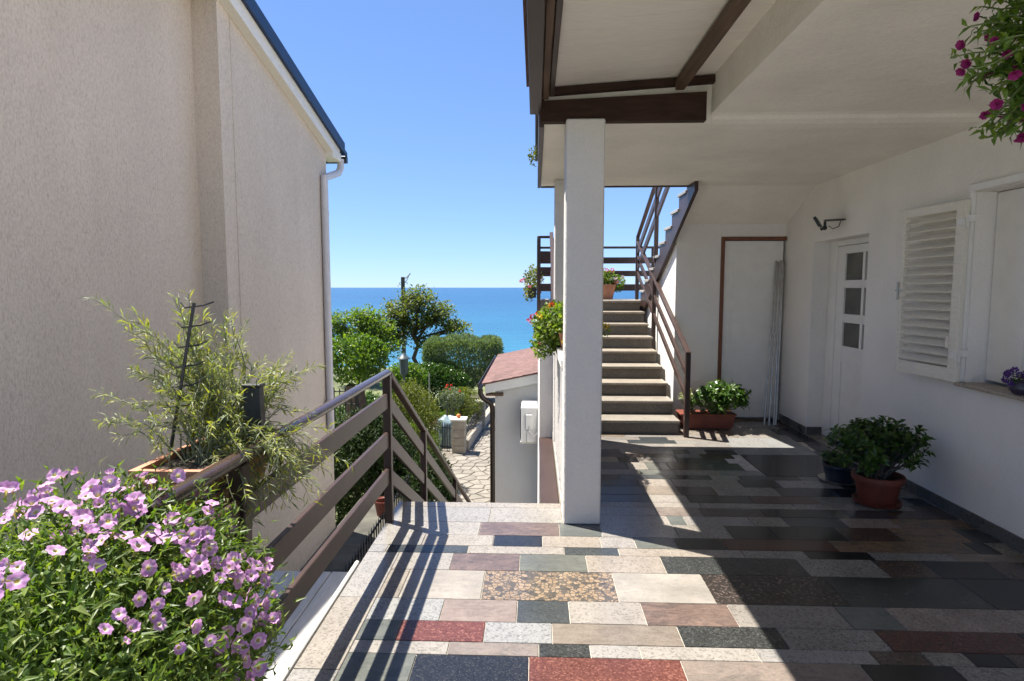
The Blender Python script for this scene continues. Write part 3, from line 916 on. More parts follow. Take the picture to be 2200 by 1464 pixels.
sbox(m, SW - 0.005, SW + 0.01, 0.018, 0.032, 1.44, 1.57)
m.build('latch', M['steel'], sh)
for z in (1.06, 1.93):
    m = MB()
    sbox(m, -0.005, 0.05, 0.0185, 0.028, z, z + 0.045)
    m.box(2.772, 2.80, 4.0, 4.06, z + 0.02, z + 0.065, 0.003)
    m.tube([(hx - 0.004, hy - 0.008, z - 0.015), (hx - 0.004, hy - 0.008, z + 0.07)], 0.009, 8)
    m.build('hinge', M['white_paint'], sh)
# hinge post between shutter and opening
m = MB()
m.box(2.79, 2.8, 4.066, 4.095, 0.92, 2.10, 0.002)
m.build('hinge_post', M['cream_paint'], house)
# flank wall and pier under the upper stairs, panel door
m = MB()
m.prism([(7.0, 0.0), (9.9, 0.0), (9.9, 0.95), (9.60, 0.95), (7.0, 2.25)], 'x', 1.60, 1.75)
m.box(1.75, 2.10, 7.0, 7.12, 0.0, 2.25)
m.box(2.102, 2.83, 7.0, 7.12, 2.102, 2.25)
m.build('stair_flank_wall', M['white'], house)
m = MB()
m.box(2.101, 2.141, 6.985, 7.10, 0.0, 2.10, 0.003)
m.box(2.142, 2.828, 6.986, 7.10, 2.06, 2.099, 0.003)
cup = m.build('cupboard_frame', M['frame_brown'], house)
m = MB()
m.box(2.145, 2.80, 7.01, 7.05, 0.03, 2.055, 0.004)
m.box(2.25, 2.70, 7.004, 7.0105, 0.22, 1.93, 0.003)
m.build('cupboard_door', M['white_paint'], house)
m = MB()
m.box(1.60, 2.82, 6.955, 6.984, -0.015, 0.014, 0.002)
m.build('cupboard_threshold', M['brown_wood'], house)
m = MB()
m.box(2.145, 2.83, 7.13, 7.2, 0, 2.3)
m.build('store_wall', M['white'], house)

# ================================================================== STAIRS
stairs = thing('outdoor_stairs', 'granite stairs climbing from the terrace to a landing', 'stairs', (0.86, 6.26, 0))
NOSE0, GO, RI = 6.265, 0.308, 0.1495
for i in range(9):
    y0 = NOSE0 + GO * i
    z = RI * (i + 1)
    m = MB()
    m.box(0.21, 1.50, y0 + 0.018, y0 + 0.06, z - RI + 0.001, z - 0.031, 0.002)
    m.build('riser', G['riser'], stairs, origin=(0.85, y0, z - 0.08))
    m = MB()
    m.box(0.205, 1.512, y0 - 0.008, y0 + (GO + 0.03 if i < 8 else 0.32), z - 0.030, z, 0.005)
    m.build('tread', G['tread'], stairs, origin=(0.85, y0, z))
m = MB()
poly = [(NOSE0 + 0.065, 0.0)]
for i in range(9):
    y0 = NOSE0 + GO * i + 0.065
    poly.append((y0, RI * (i + 1) - 0.032))
    poly.append((y0 + GO, RI * (i + 1) - 0.032))
poly.append((NOSE0 + GO * 9 + 0.065, 0.0))
m.prism(poly, 'x', 0.215, 1.495)
m.build('stair_core', M['concrete'], stairs)
# landing
m = MB()
m.box(0.06, 2.83, 9.06, 9.95, 1.19, 1.345, 0.004)
m.build('landing_slab', G['tread'], stairs)
m = MB()
m.box(0.05, 0.20, 6.45, 9.9, GZ, 1.185)
m.build('landing_wall', M['white'], stairs)
# upper flight, coming back over the terrace
UG, UR = 0.325, 0.1475
for i in range(1, 10):
    yn = 8.97 - UG * (i - 1)
    z = 1.345 + UR * i
    m = MB()
    m.box(1.53, 2.825 if i < 6 else 1.60, yn - UG - 0.01, yn + 0.02, z - 0.032, z, 0.004)
    m.build('tread', G['marble'], stairs, origin=(2.2, yn, z))
    m = MB()
    m.box(1.585, 2.825, yn - 0.03, yn, z - 0.09, z - 0.033)
    m.build('riser', M['white'], stairs)
m = MB()
top, bot = [], []
for i in range(1, 10):
    yn = 8.97 - UG * (i - 1)
    z = 1.345 + UR * i - 0.038
    top += [(yn, z - UR + 0.001), (yn, z)]
poly = [(9.30, 1.345)] + top + [(6.05, 2.60), (6.05, 2.47), (9.30, 0.94)]
m.prism(poly, 'x', 1.545, 1.58)
m.build('stringer', M['brown'], stairs)
m = MB()
m.prism([(6.303, 2.562), (6.345, 2.555), (7.13, 2.178), (9.3, 1.20), (9.3, 1.25), (6.303, 2.62)], 'x', 1.582, 2.829)
m.build('stair_soffit', M['soffit'], stairs)

def railing(name, label, runs, posts, loc):
    r = thing(name, label, 'railing', loc)
    for p0, p1, kind in runs:
        m = MB()
        if kind == 'hand':
            m.tube([p0, p1], 0.027, 12, flat=0.8)
            m.build('handrail', M['brown_gloss'], r, True)
        elif kind == 'flat':
            m.bar(p0, p1, 0.05, 0.035, 0.005)
            m.build('handrail', M['brown'], r)
        else:
            m.bar(p0, p1, 0.026, kind, 0.004)
            m.build('plank', M['brown'], r)
    for x, y, z0, z1 in posts:
        m = MB()
        m.box(x - 0.025, x + 0.025, y - 0.025, y + 0.025, z0, z1, 0.004)
        m.build('post', M['brown'], r)
    return r

XL = -0.952
runs = [((XL, 1.40, 0.982), (XL, 3.835, 0.982), 'hand')]
for zc, h in ((0.805, 0.096), (0.553, 0.10), (0.314, 0.10)):
    runs += [((XL, a, zc), (XL, b, zc), h) for a, b in ((1.447, 1.845), (1.897, 3.795))]
posts = [(XL, 3.822, -0.25, 0.965), (XL, 1.871, -0.25, 0.965), (XL, 1.42, 0.42, 0.965)]
railing('terrace_railing', 'dark brown plank railing along the open edge of the terrace', runs, posts, (XL, 3.82, 0))
m = MB()
m.box(-1.12, -0.86, -8.0, 1.36, -0.3, 0.44, 0.01)
m.box(-1.0, -0.90, 1.362, 1.46, -0.3, 0.43, 0.01)
tag(m.build('low_wall', M['white']), 'low white masonry wall under the petunia trough', 'wall')
# down to the garden
sl2 = -0.545
def dz(y, o):
    return 0.982 + o + sl2 * (y - 3.835)
ye = 8.9
runs = [((XL, 3.852, dz(3.852, 0)), (XL, ye, dz(ye, 0)), 'flat')]
for o, h in ((-0.19, 0.10), (-0.44, 0.10), (-0.68, 0.10)):
    for a, b in ((3.852, 5.02), (5.075, 6.97), (7.025, ye - 0.03)):
        runs.append(((XL, a, dz(a, o)), (XL, b, dz(b, o)), h * 0.9))
posts = [(XL, y, dz(y, 0) - 1.05, dz(y, 0) - 0.012) for y in (5.048, 6.998, ye)]
railing('stair_railing', 'brown plank railing sloping down beside the garden steps', runs, posts, (XL, ye, dz(ye, -1.05)))
# up the granite stairs, right side, then the upper flight
XS = 1.552
def uz(y, o):
    return 0.872 + o + 0.4255 * (y - 6.17)
runs = [((XS, 6.145, uz(6.145, 0)), (XS, 9.36, uz(9.36, 0)), 'flat')]
for o, h in ((-0.235, 0.065), (-0.47, 0.065)):
    runs.append(((XS, 6.197, uz(6.197, o)), (XS, 9.33, uz(9.33, o)), h))
def vz(y, o):
    return 2.285 + o + 0.4375 * (9.36 - y)
runs += [((XS, 9.36, vz(9.36, 0)), (XS, 6.2, vz(6.2, 0)), 'flat')]
for o, h in ((-0.23, 0.10), (-0.47, 0.10)):
    runs += [((XS, 9.32, vz(9.32, o)), (XS, 7.955, vz(7.955, o)), h), ((XS, 7.895, vz(7.895, o)), (XS, 6.2, vz(6.2, o)), h)]
posts = [(XS, 6.17, 0.0, 0.862), (XS, 7.99, 0.70, 1.63), (XS, 9.345, 1.346, 2.28), (XS - 0.002, 7.925, 1.85, vz(7.925, -0.02))]
railing('stair_railing', 'brown railing between the two granite stair flights, turning back at the landing', runs, posts, (XS, 6.17, 0))
# left side of the stairs and round the landing
X2 = 0.225
runs = [((X2, 6.25, uz(6.25, 0.0)), (X2, 8.70, uz(8.70, 0.35)), 'flat')]
for o, h in ((-0.235, 0.07), (-0.47, 0.07)):
    runs.append(((X2, 6.3, uz(6.3, o)), (X2, 8.66, uz(8.66, o + 0.3)), h))
runs += [((0.05, 8.72, 2.245), (0.25, 8.72, 2.245), 'flat')]
for zc, h in ((2.0, 0.09), (1.79, 0.06), (1.53, 0.11)):
    runs.append(((0.05, 8.72, zc), (0.25, 8.72, zc), h))
    runs.append(((0.052, 8.75, zc), (0.052, 9.90, zc), h))
runs += [((0.05, 8.75, 2.245), (0.05, 9.93, 2.245), 'flat')]
runs += [((0.08, 9.92, 2.172), (2.8, 9.92, 2.172), 'flat')]
for zc, h in ((1.965, 0.10), (1.755, 0.09), (1.53, 0.105)):
    runs.append(((0.08, 9.92, zc), (2.8, 9.92, zc), h))
posts = [(0.05, 8.72, 1.10, 2.228), (X2 + 0.02, 8.72, 1.346, 2.228), (0.05, 9.92, 1.346, 2.228), (0.95, 9.945, 1.346, 2.155), (1.9, 9.945, 1.346, 2.155), (2.78, 9.945, 1.346, 2.155)]
railing('landing_railing', 'dark brown plank railing around the stair landing against the sky', runs, posts, (0.95, 9.94, 1.346))

# parapet between the columns with white balusters
par = thing('parapet', 'low white parapet with cap between the two columns', 'wall', (0.3, 4.9, 0))
m = MB()
m.box(0.24, 0.40, 4.062, 5.918, 0.0, 0.98)
m.build('wall', M['white'], par)
m = MB()
m.box(0.175, 0.428, 4.064, 5.916, 0.982, 1.045, 0.006)
m.build('cap', M['white'], par)
for k in range(7):
    y = 4.25 + k * 0.25
    m = MB()
    m.box(0.195, 0.238, y, y + 0.07, 0.0, 0.98, 0.006)
    m.build('rib', M['white'], par)
# brown ledge outside the parapet
m = MB()
m.box(0.045, 0.183, 4.21, 6.44, -0.12, -0.085, 0.004)
tag(m.build('ledge_board', M['brown']), 'brown painted board on the ledge outside the parapet', 'board')

# garden steps going down
gs = thing('garden_steps', 'pale stone steps descending from the terrace to the garden path', 'stairs', (-0.4, 9.0, GZ))
for i in range(17):
    y0 = 4.172 + 0.285 * i
    z = -0.158 * (i + 1)
    m = MB()
    m.box(-0.925, 0.18 if y0 < 6.2 else 0.045, y0, y0 + 0.30, z - 0.155, z, 0.004)
    m.build('step', G['beige'], gs, origin=(-0.4, y0, z))
m = MB()
m.prism([(4.172, -0.32), (9.02, -2.86), (4.172, -2.86)], 'x', -0.92, 0.044)
m.build('step_core', M['concrete'], gs)

# ================================================================== NEIGHBOUR HOUSE (left)
nb = thing('neighbour_house', 'beige stuccoed neighbouring house with blue roof edge', 'house', (-3.0, 5.5, GZ))
XN, XF = -3.05, -2.82
YS = 5.47                                  # where the wall steps forward
YE = 8.22
def roofz(y):
    return 3.50 + 0.265 * (YE - y) if y > 5.2 else 3.50 + 0.265 * (YE - 5.2) - 0.25 * (5.2 - y)
m = MB()
m.prism([(YS, GZ), (YE, GZ), (YE, roofz(YE)), (YS, roofz(YS))], 'x', XF, -9.0)
m.prism([(0.5, GZ), (YS - 0.001, GZ), (YS - 0.001, roofz(YS)), (0.5, roofz(0.5))], 'x', XN, -9.0)
m.build('wall', M['stucco'], nb)
m = MB()
m.box(XF - 0.15, XF + 0.006, 5.69, 5.70, GZ, roofz(5.7) - 0.02)
m.build('plaster_joint', M['stucco'], nb)
m = MB()
m.prism([(YE + 0.30, roofz(YE + 0.30) + 0.01), (5.2, roofz(5.2) + 0.01), (0.3, roofz(0.3) + 0.01), (0.3, roofz(0.3) - 0.15), (5.2, roofz(5.2) - 0.15), (YE + 0.24, roofz(YE + 0.24) - 0.15)], 'x', XF + 0.002, XF + 0.10)
m.build('verge_board', M['cream_paint'], nb)
m = MB()
m.prism([(YE + 0.46, roofz(YE + 0.46) + 0.185), (5.2, roofz(5.2) + 0.185), (0.3, roofz(0.3) + 0.185), (0.3, roofz(0.3) + 0.012), (5.2, roofz(5.2) + 0.012), (YE + 0.46, roofz(YE + 0.46) + 0.012)], 'x', XF + 0.12, -9.2)
m.prism([(YE + 0.48, roofz(YE + 0.48) + 0.06), (5.2, roofz(5.2) + 0.06), (0.3, roofz(0.3) + 0.06), (0.3, roofz(0.3) + 0.0), (5.2, roofz(5.2) + 0.0), (YE + 0.48, roofz(YE + 0.48) + 0.0)], 'x', XF + 0.145, XF + 0.122)
rf = m.build('roof', M['roof_blue'], nb)
m = MB()
m.box(-9.0, XF + 0.13, YE + 0.465, YE + 0.55, roofz(YE + 0.5) - 0.07, roofz(YE + 0.5) + 0.02, 0.006)
m.build('gutter', M['black_plastic'], rf)
m = MB()
m.box(XF - 0.10, XF + 0.095, YE + 0.005, YE + 0.36, roofz(YE + 0.3) - 0.14, roofz(YE + 0.3) - 0.02, 0.006)
m.build('eaves_box', M['cream_paint'], nb)
m = MB()
gx, gy, gz = XF + 0.05, 7.99, 3.2
zg = roofz(YE + 0.46) - 0.05
m.tube([(gx + 0.02, YE + 0.40, zg), (gx + 0.02, YE + 0.40, zg - 0.12), (gx + 0.01, YE + 0.33, zg - 0.2), (gx, YE + 0.0, zg - 0.30), (gx, gy, zg - 0.36), (gx, gy, zg - 0.46), (gx, gy, 0.05), (gx, gy, -0.38)], 0.048, 12)
dp = m.build('downpipe', M['gutter_white'], nb, True)
for z in (2.5, 1.0):
    m = MB()
    m.tube([(gx, gy, z - 0.02), (gx, gy, z + 0.02)], 0.053, 12)
    m.build('pipe_clip', M['gutter_white'], dp, True)
m = MB()
m.tube([(gx, gy - 0.02, -0.03), (gx + 0.08, gy - 0.1, -0.03)], 0.055, 12)
m.build('pipe_elbow', M['gutter_white'], dp, True)

# ================================================================== ANNEX below
an = thing('annex', 'small white outbuilding with red shingle roof below the terrace', 'outbuilding', (-0.3, 11, GZ))
m = MB()
AZ = -0.33
m.prism([(-0.70, GZ), (1.6, GZ), (1.6, 0.25), (0.10, -0.085), (-0.70, AZ + 0.05)], 'y', 10.5, 14.6)
m.build('wall', M['annex'], an)
rs = 0.21
def az(x):
    return -0.145 + rs * (x + 0.861)
m = MB()
m.prism([(-0.861, az(-0.861) - 0.16), (1.6, az(1.6) - 0.16), (1.6, az(1.6)), (-0.861, az(-0.861))], 'y', 10.36, 10.40)
m.build('verge_board', M['annex'], an)
m = MB()
m.prism([(-0.90, az(-0.90)), (1.6, az(1.6)), (1.6, az(1.6) + 0.02), (-0.90, az(-0.9) + 0.02)], 'y', 10.34, 14.9)
roof = m.build('roof', M['shingle'], an)
k = 0
y = 10.345
x = -0.92
nx = 0
while x < 0.9:
    nyy = 0
    yy2 = 10.335 - (0.25 if nx % 2 else 0)
    while yy2 < 14.9:
        a, b = max(yy2, 10.335), min(yy2 + 0.5, 14.91)
        if b - a > 0.05:
            m = MB()
            xa, xb = x, x + 0.19
            m.add([(xa, a + .003, az(xa) + 0.034), (xb, a + .003, az(xb) + 0.026), (xb, b - .003, az(xb) + 0.026), (xa, b - .003, az(xa) + 0.034), (xa, a + .003, az(xa) + 0.022), (xb, a + .003, az(xb) + 0.021), (xb, b - .003, az(xb) + 0.021), (xa, b - .003, az(xa) + 0.022)],
                  [(0, 1, 2, 3), (7, 6, 5, 4), (0, 4, 5, 1), (1, 5, 6, 2), (2, 6, 7, 3), (3, 7, 4, 0)])
            m.build('shingle', M['shingle'], roof)
        yy2 += 0.5
    x += 0.175
    nx += 1
m = MB()
pr = [(-0.99, az(-0.9) + 0.01), (-0.985, az(-0.9) - 0.07), (-0.95, az(-0.9) - 0.09), (-0.915, az(-0.9) - 0.07), (-0.91, az(-0.9) + 0.0), (-0.92, az(-0.9) + 0.0), (-0.925, az(-0.9) - 0.06), (-0.95, az(-0.9) - 0.075), (-0.975, az(-0.9) - 0.06), (-0.98, az(-0.9) + 0.01)]
m.prism(pr, 'y', 10.33, 14.95)
m.build('gutter', M['pipe_brown'], an)
m = MB()
m.tube([(-0.95, 10.40, az(-0.9) - 0.08), (-0.95, 10.40, az(-0.9) - 0.16), (-0.90, 10.42, az(-0.9) - 0.25), (-0.77, 10.46, az(-0.9) - 0.34), (-0.745, 10.47, az(-0.9) - 0.45), (-0.745, 10.47, GZ)], 0.045, 12)
m.build('downpipe', M['pipe_brown'], an, True)
m = MB()
m.box(-0.86, -0.55, 10.402, 10.499, az(-0.861) - 0.21, az(-0.861) - 0.162, 0.004)
m.build('eaves_soffit', M['brown_wood'], an)

ac = thing('air_conditioner', 'white air conditioner unit mounted on brackets at the outbuilding', 'air conditioner', (-0.1, 10.1, -1.03))
m = MB()
m.box(-0.225, 0.045, 9.72, 10.44, -1.0, -0.41, 0.015)
m.build('casing', M['ac_white'], ac)
m = MB()
m.box(-0.15, -0.04, 9.69, 9.7195, -0.78, -0.53, 0.008)
m.box(-0.13, -0.02, 9.70, 9.7193, -0.99, -0.80, 0.006)
m.build('valve_cover', M['ac_white'], ac)
m = MB()
m.box(-0.24, -0.2255, 9.80, 10.36, -0.95, -0.47, 0.004)
m.build('fan_grille', M['black_plastic'], ac)
for k, dx in enumerate((0.0, 0.02)):
    m = MB()
    m.tube([(-0.09 + dx, 9.70, -0.70 - dx), (-0.09 + dx, 9.66, -0.80), (-0.02 + dx, 9.64, -0.88 + dx), (0.045, 9.66, -0.83 + dx)], 0.010, 8)
    m.build('pipe', M['pipe_white'], ac, True)
m = MB()
m.box(-0.24, 0.048, 9.80, 9.84, -1.04, -1.003)
m.box(-0.24, 0.048, 10.32, 10.36, -1.04, -1.003)
m.build('bracket', M['ac_white'], ac)

# ================================================================== OBJECTS ON THE TERRACE
# white plank bench top outside the railing
wb = thing('plank_bench', 'white painted plank bench top beside the terrace edge', 'bench', (-1.25, 2.2, -0.06))
xx = -1.0
for i in range(5):
    m = MB()
    m.box(xx - 0.125, xx - 0.003, 0.8, 3.20 + random.uniform(-0.004, 0.004), -0.075, -0.045 + random.uniform(-0.001, 0.001), 0.003)
    m.build('plank', M['board_white'], wb, origin=(xx, 2.0, -0.05))
    xx -= 0.126
m = MB()
m.box(-0.998, -0.976, 0.8, 3.225, -0.10, 0.012, 0.008)
e = m.build('edge_rail', M['board_white'], wb)
for y in (1.5, 2.78):
    m = MB()
    m.tube([(-0.9765, y, -0.02), (-0.970, y, -0.02)], 0.012, 10)
    m.build('bolt', M['steel'], e, True)
for y in (0.95, 3.05):
    for x in (-1.58, -1.04):
        m = MB()
        m.box(x - 0.03, x + 0.03, y - 0.03, y + 0.03, GZ, -0.077)
        m.build('leg', M['board_white'], wb)

# ---------------------------------------------------------------- plants
L_PET = leaf_mat('petunia_leaf', [(0.046, 0.090, 0.016), (0.079, 0.136, 0.024), (0.125, 0.183, 0.032), (0.172, 0.218, 0.056)], 0.42)
L_SIL = leaf_mat('silver_leaf', [(0.101, 0.132, 0.057), (0.169, 0.211, 0.106), (0.228, 0.264, 0.152), (0.270, 0.281, 0.046), (0.305, 0.299, 0.054)], 0.35)
L_DARK = leaf_mat('glossy_dark_leaf', [(0.025, 0.064, 0.011), (0.047, 0.102, 0.016), (0.076, 0.140, 0.023)], 0.3, 0.3)
L_BRIGHT = leaf_mat('bright_leaf', [(0.050, 0.101, 0.012), (0.086, 0.156, 0.020), (0.144, 0.211, 0.024)], 0.42, 0.35)
L_YEL = leaf_mat('yellow_green_leaf', [(0.065, 0.086, 0.012), (0.108, 0.133, 0.020), (0.158, 0.164, 0.024), (0.072, 0.101, 0.016)], 0.38)
L_OLIVE = leaf_mat('olive_leaf', [(0.071, 0.108, 0.054), (0.112, 0.160, 0.086), (0.158, 0.204, 0.126)], 0.35)
L_TREE = leaf_mat('tree_leaf', [(0.062, 0.091, 0.020), (0.099, 0.133, 0.028), (0.136, 0.163, 0.040), (0.105, 0.106, 0.036)], 0.45)
L_TREE2 = leaf_mat('fresh_tree_leaf', [(0.068, 0.120, 0.020), (0.102, 0.165, 0.028), (0.150, 0.210, 0.040)], 0.48)
L_GERA = leaf_mat('geranium_leaf', [(0.063, 0.112, 0.016), (0.105, 0.165, 0.024), (0.168, 0.210, 0.040)], 0.45)
L_GRASS = leaf_mat('lawn_blade', [(0.056, 0.120, 0.012), (0.088, 0.168, 0.016), (0.120, 0.192, 0.024)], 0.4)
L_ROSE = leaf_mat('rose_bush_leaf', [(0.075, 0.105, 0.064), (0.120, 0.150, 0.096), (0.165, 0.188, 0.128)], 0.3)
P_PET = petal_mat('petunia_petal', [(0.0, (0.36, 0.32, 0.05)), (0.16, (0.58, 0.52, 0.18)), (0.30, (0.66, 0.54, 0.64)), (0.46, (0.52, 0.27, 0.50)), (1.0, (0.62, 0.39, 0.60))], 0.3, 0.03)
P_MAG = petal_mat('magenta_petal', [(0.0, (0.16, 0.01, 0.06)), (0.4, (0.24, 0.015, 0.12)), (1.0, (0.30, 0.03, 0.16))], 0.4, 0.025)
P_RED = petal_mat('red_petal', [(0.0, (0.5, 0.12, 0.02)), (0.5, (0.60, 0.035, 0.02)), (1.0, (0.66, 0.05, 0.03))], 0.3, 0.02)
P_PNK = petal_mat('pink_petal', [(0.0, (0.6, 0.2, 0.2)), (1.0, (0.62, 0.13, 0.24))], 0.3, 0.02)
P_YEL = petal_mat('yellow_petal', [(0.0, (0.6, 0.35, 0.02)), (1.0, (0.70, 0.52, 0.04))], 0.3, 0.02)
P_VIO = petal_mat('violet_petal', [(0.0, (0.25, 0.15, 0.3)), (1.0, (0.12, 0.05, 0.30))], 0.3, 0.02)
P_WHT = petal_mat('pale_petal', [(0.0, (0.6, 0.5, 0.2)), (1.0, (0.7, 0.62, 0.58))], 0.3, 0.02)

def flower_mesh(name, R, lobes, depth, tube, mat, cup=0.0, notch=0.12):
    """open trumpet: tube, dished face, rounded lobes with a small notch"""
    n = lobes * 6
    vs, fs = [], []
    rings = [(0.10, -tube, 0), (0.13, -depth * 0.9, 0), (0.32, -depth * 0.35, 0.2), (0.68, 0.0, 0.6), (1.0, cup, 1.0)]
    for rr_, z, infl in rings:
        for k in range(n):
            t = 2 * math.pi * k / n
            ph = (k % 6) / 6.0
            lob = 1 - infl * (0.20 * abs(math.cos(math.pi * ph)) ** 3 + notch * max(0, math.cos(2 * math.pi * (ph - 0.5))) ** 6)
            wave = infl * 0.07 * math.sin(2 * math.pi * ph + 0.6) + infl * 0.05 * math.sin(3 * t + 1)
            vs.append((R * rr_ * lob * math.cos(t), R * rr_ * lob * math.sin(t), R * (z + wave)))
    for i in range(len(rings) - 1):
        for k in range(n):
            a, b = i * n + k, i * n + (k + 1) % n
            fs.append((a, b, b + n, a + n))
    me = bpy.data.meshes.new(name)
    me.from_pydata(vs, [], fs)
    me.materials.append(mat)
    me.polygons.foreach_set('use_smooth', [True] * len(me.polygons))
    return me

FM_PET = flower_mesh('petunia_flower', 0.028, 5, 0.22, 1.1, P_PET, 0.02, 0.16)
FM_PET2 = flower_mesh('petunia_flower_folded', 0.024, 5, 0.6, 1.2, P_PET, 0.35, 0.2)
FM_MAG = flower_mesh('magenta_flower', 0.020, 5, 0.4, 1.0, P_MAG, 0.25)

def cluster_mesh(name, R, mat, n=16, pr=0.5, seed=1):
    """ball of small petals"""
    r_ = np.random.default_rng(seed)
    d = unit(r_.normal(size=(n, 3)) + np.array([0, 0, 0.5]))
    P = d * R * 0.55
    V, F = leaves(P, d + r_.normal(size=(n, 3)) * 0.5, r_.normal(size=(n, 3)), R * 0.9, R * pr * 1.3, 0.1, 0.1, 0.55)
    me = bpy.data.meshes.new(name)
    me.from_pydata(V.tolist(), [], F.tolist())
    me.materials.append(mat)
    return me

def place(me, name, parent, p, nrm, s=1.0, spin=None):
    o = bpy.data.objects.new(name, me)
    COL.objects.link(o)
    o.parent = parent
    off = OFF[parent.name_full]
    o.location = Vector(p) - off
    q = Vector(nrm).to_track_quat('Z', 'Y')
    o.rotation_mode = 'QUATERNION'
    from mathutils import Quaternion
    o.rotation_quaternion = q @ Quaternion((0, 0, 1), random.uniform(0, 6.28) if spin is None else spin)
    o.scale = (s, s, s)
    OFF[o.name_full] = Vector(p)
    return o

def ell_points(c, r, n, inner=0.6, zmin=None):
    d = rdir(n)
    k = inner + (1 - inner) * RNG.random((n, 1)) ** 0.6
    p = np.array(c) + d * np.array(r) * k
    nr = unit(d / np.array(r))
    if zmin is not None:
        ok = p[:, 2] > zmin
        if not ok.any():
            return ell_points(c, r, n, inner, zmin)
        p, nr = p[ok], nr[ok]
    return p, nr

def curve_pts(p0, p1, lift, n=7, wob=0.0):
    p0, p1 = np.array(p0, float), np.array(p1, float)
    t = np.linspace(0, 1, n)[:, None]
    mid = (p0 + p1) / 2 + np.array(lift)
    w = RNG.normal(size=(n, 3)) * wob * np.sin(np.pi * t)
    return (1 - t) ** 2 * p0 + 2 * t * (1 - t) * mid + t ** 2 * p1 + w

# petunias -------------------------------------------------------------
pet = thing('petunia', 'bushy pink petunia with yellow-eyed flowers spilling over its trough on the railing', 'potted plant', (-1.0, 1.1, 0.442))
m = MB()
m.prism([(-1.08, 0.442), (-0.92, 0.442), (-0.89, 0.66), (-1.11, 0.66)], 'y', 0.75, 1.36)
m.build('trough', M['terracotta'], pet)
PC, PR = (-1.04, 1.36, 0.66), (0.375, 0.38, 0.385)
PC2, PR2 = (-0.95, 1.06, 0.66), (0.34, 0.35, 0.385)
p, nr = ell_points(PC, PR, 19000, 0.35, 0.30)
pb, nb2 = ell_points(PC2, PR2, 11000, 0.4, 0.30)
p, nr = np.concatenate([p, pb]), np.concatenate([nr, nb2])
nz = p + 0.03 * RNG.normal(size=p.shape)
d = nr * 0.7 + RNG.normal(size=p.shape) * 0.7 + np.array([0, 0, 0.25])
V, F = leaves(nz, d, nr + RNG.normal(size=p.shape) * 0.6 + np.array([0, 0, 0.6]), RNG.uniform(0.020, 0.046, len(p)), RNG.uniform(0.005, 0.0125, len(p)), 0.2, 0.25)
raw('foliage', V, F, L_PET, pet, kind='stuff')
m = MB()
for k in range(150):
    q, qn = ell_points(PC, PR, 1, 0.95, 0.5)
    c = curve_pts((-1.06 + random.uniform(-.06, .06), 1.3 + random.uniform(-.3, .2), 0.78), q[0] + qn[0] * random.uniform(0, 0.05), (0, 0, 0.08), 5, 0.01)
    m.tube(c, 0.0022, 4, False)
m.build('stems', M['stem'], pet, kind='stuff')
PET_SPOTS = [(-1.225, 1.357, 1.068), (-1.187, 1.392, 1.054), (-1.106, 1.301, 1.055), (-1.238, 1.343, 1.041), (-1.213, 1.369, 1.067), (-0.973, 1.276, 1.055), (-1.015, 1.311, 1.064), (-0.891, 1.287, 1.041), (-1.031, 1.254, 1.051), (-1.044, 1.244, 1.047), (-0.971, 1.23, 1.04), (-0.989, 1.149, 1.001), (-1.034, 1.115, 0.978), (-0.917, 1.178, 1.007), (-0.913, 1.265, 1.041), (-0.833, 1.253, 1.01), (-0.79, 1.198, 0.961), (-0.858, 1.117, 0.942), (-0.836, 1.155, 0.96), (-0.795, 1.142, 0.925), (-0.818, 1.305, 1.017), (-0.813, 1.253, 1.0), (-0.78, 1.266, 0.985), (-0.755, 1.306, 0.979), (-0.745, 1.318, 0.975), (-0.722, 1.313, 0.955), (-0.725, 1.22, 0.921), (-0.725, 1.175, 0.889), (-0.683, 1.195, 0.852), (-0.712, 1.262, 0.929), (-0.696, 1.303, 0.927), (-0.674, 1.322, 0.907), (-0.785, 1.414, 1.005), (-0.889, 1.276, 1.038), (-0.931, 1.072, 0.926), (-0.893, 1.057, 0.894), (-0.879, 1.049, 0.876), (-0.863, 1.071, 0.896), (-0.883, 1.03, 0.847), (-0.906, 1.038, 0.873), (-0.695, 1.156, 0.829), (-0.702, 1.13, 0.804), (-0.669, 1.173, 0.801), (-0.643, 1.186, 0.753), (-0.676, 1.139, 0.762), (-0.637, 1.284, 0.839), (-0.649, 1.324, 0.873), (-0.644, 1.399, 0.872), (-0.649, 1.437, 0.873), (-0.614, 1.301, 0.797), (-0.611, 1.345, 0.807), (-0.621, 1.397, 0.833), (-0.659, 1.245, 0.854), (-0.616, 1.269, 0.782), (-0.643, 1.219, 0.8), (-0.596, 1.292, 0.73), (-0.617, 1.236, 0.748), (-0.589, 1.295, 0.656), (-0.6, 1.262, 0.699), (-0.8, 1.231, 0.984), (-0.754, 1.256, 0.963), (-1.17, 1.279, 1.033), (-1.09, 1.243, 1.042), (-0.896, 1.21, 1.017), (-0.844, 1.222, 1.002)]
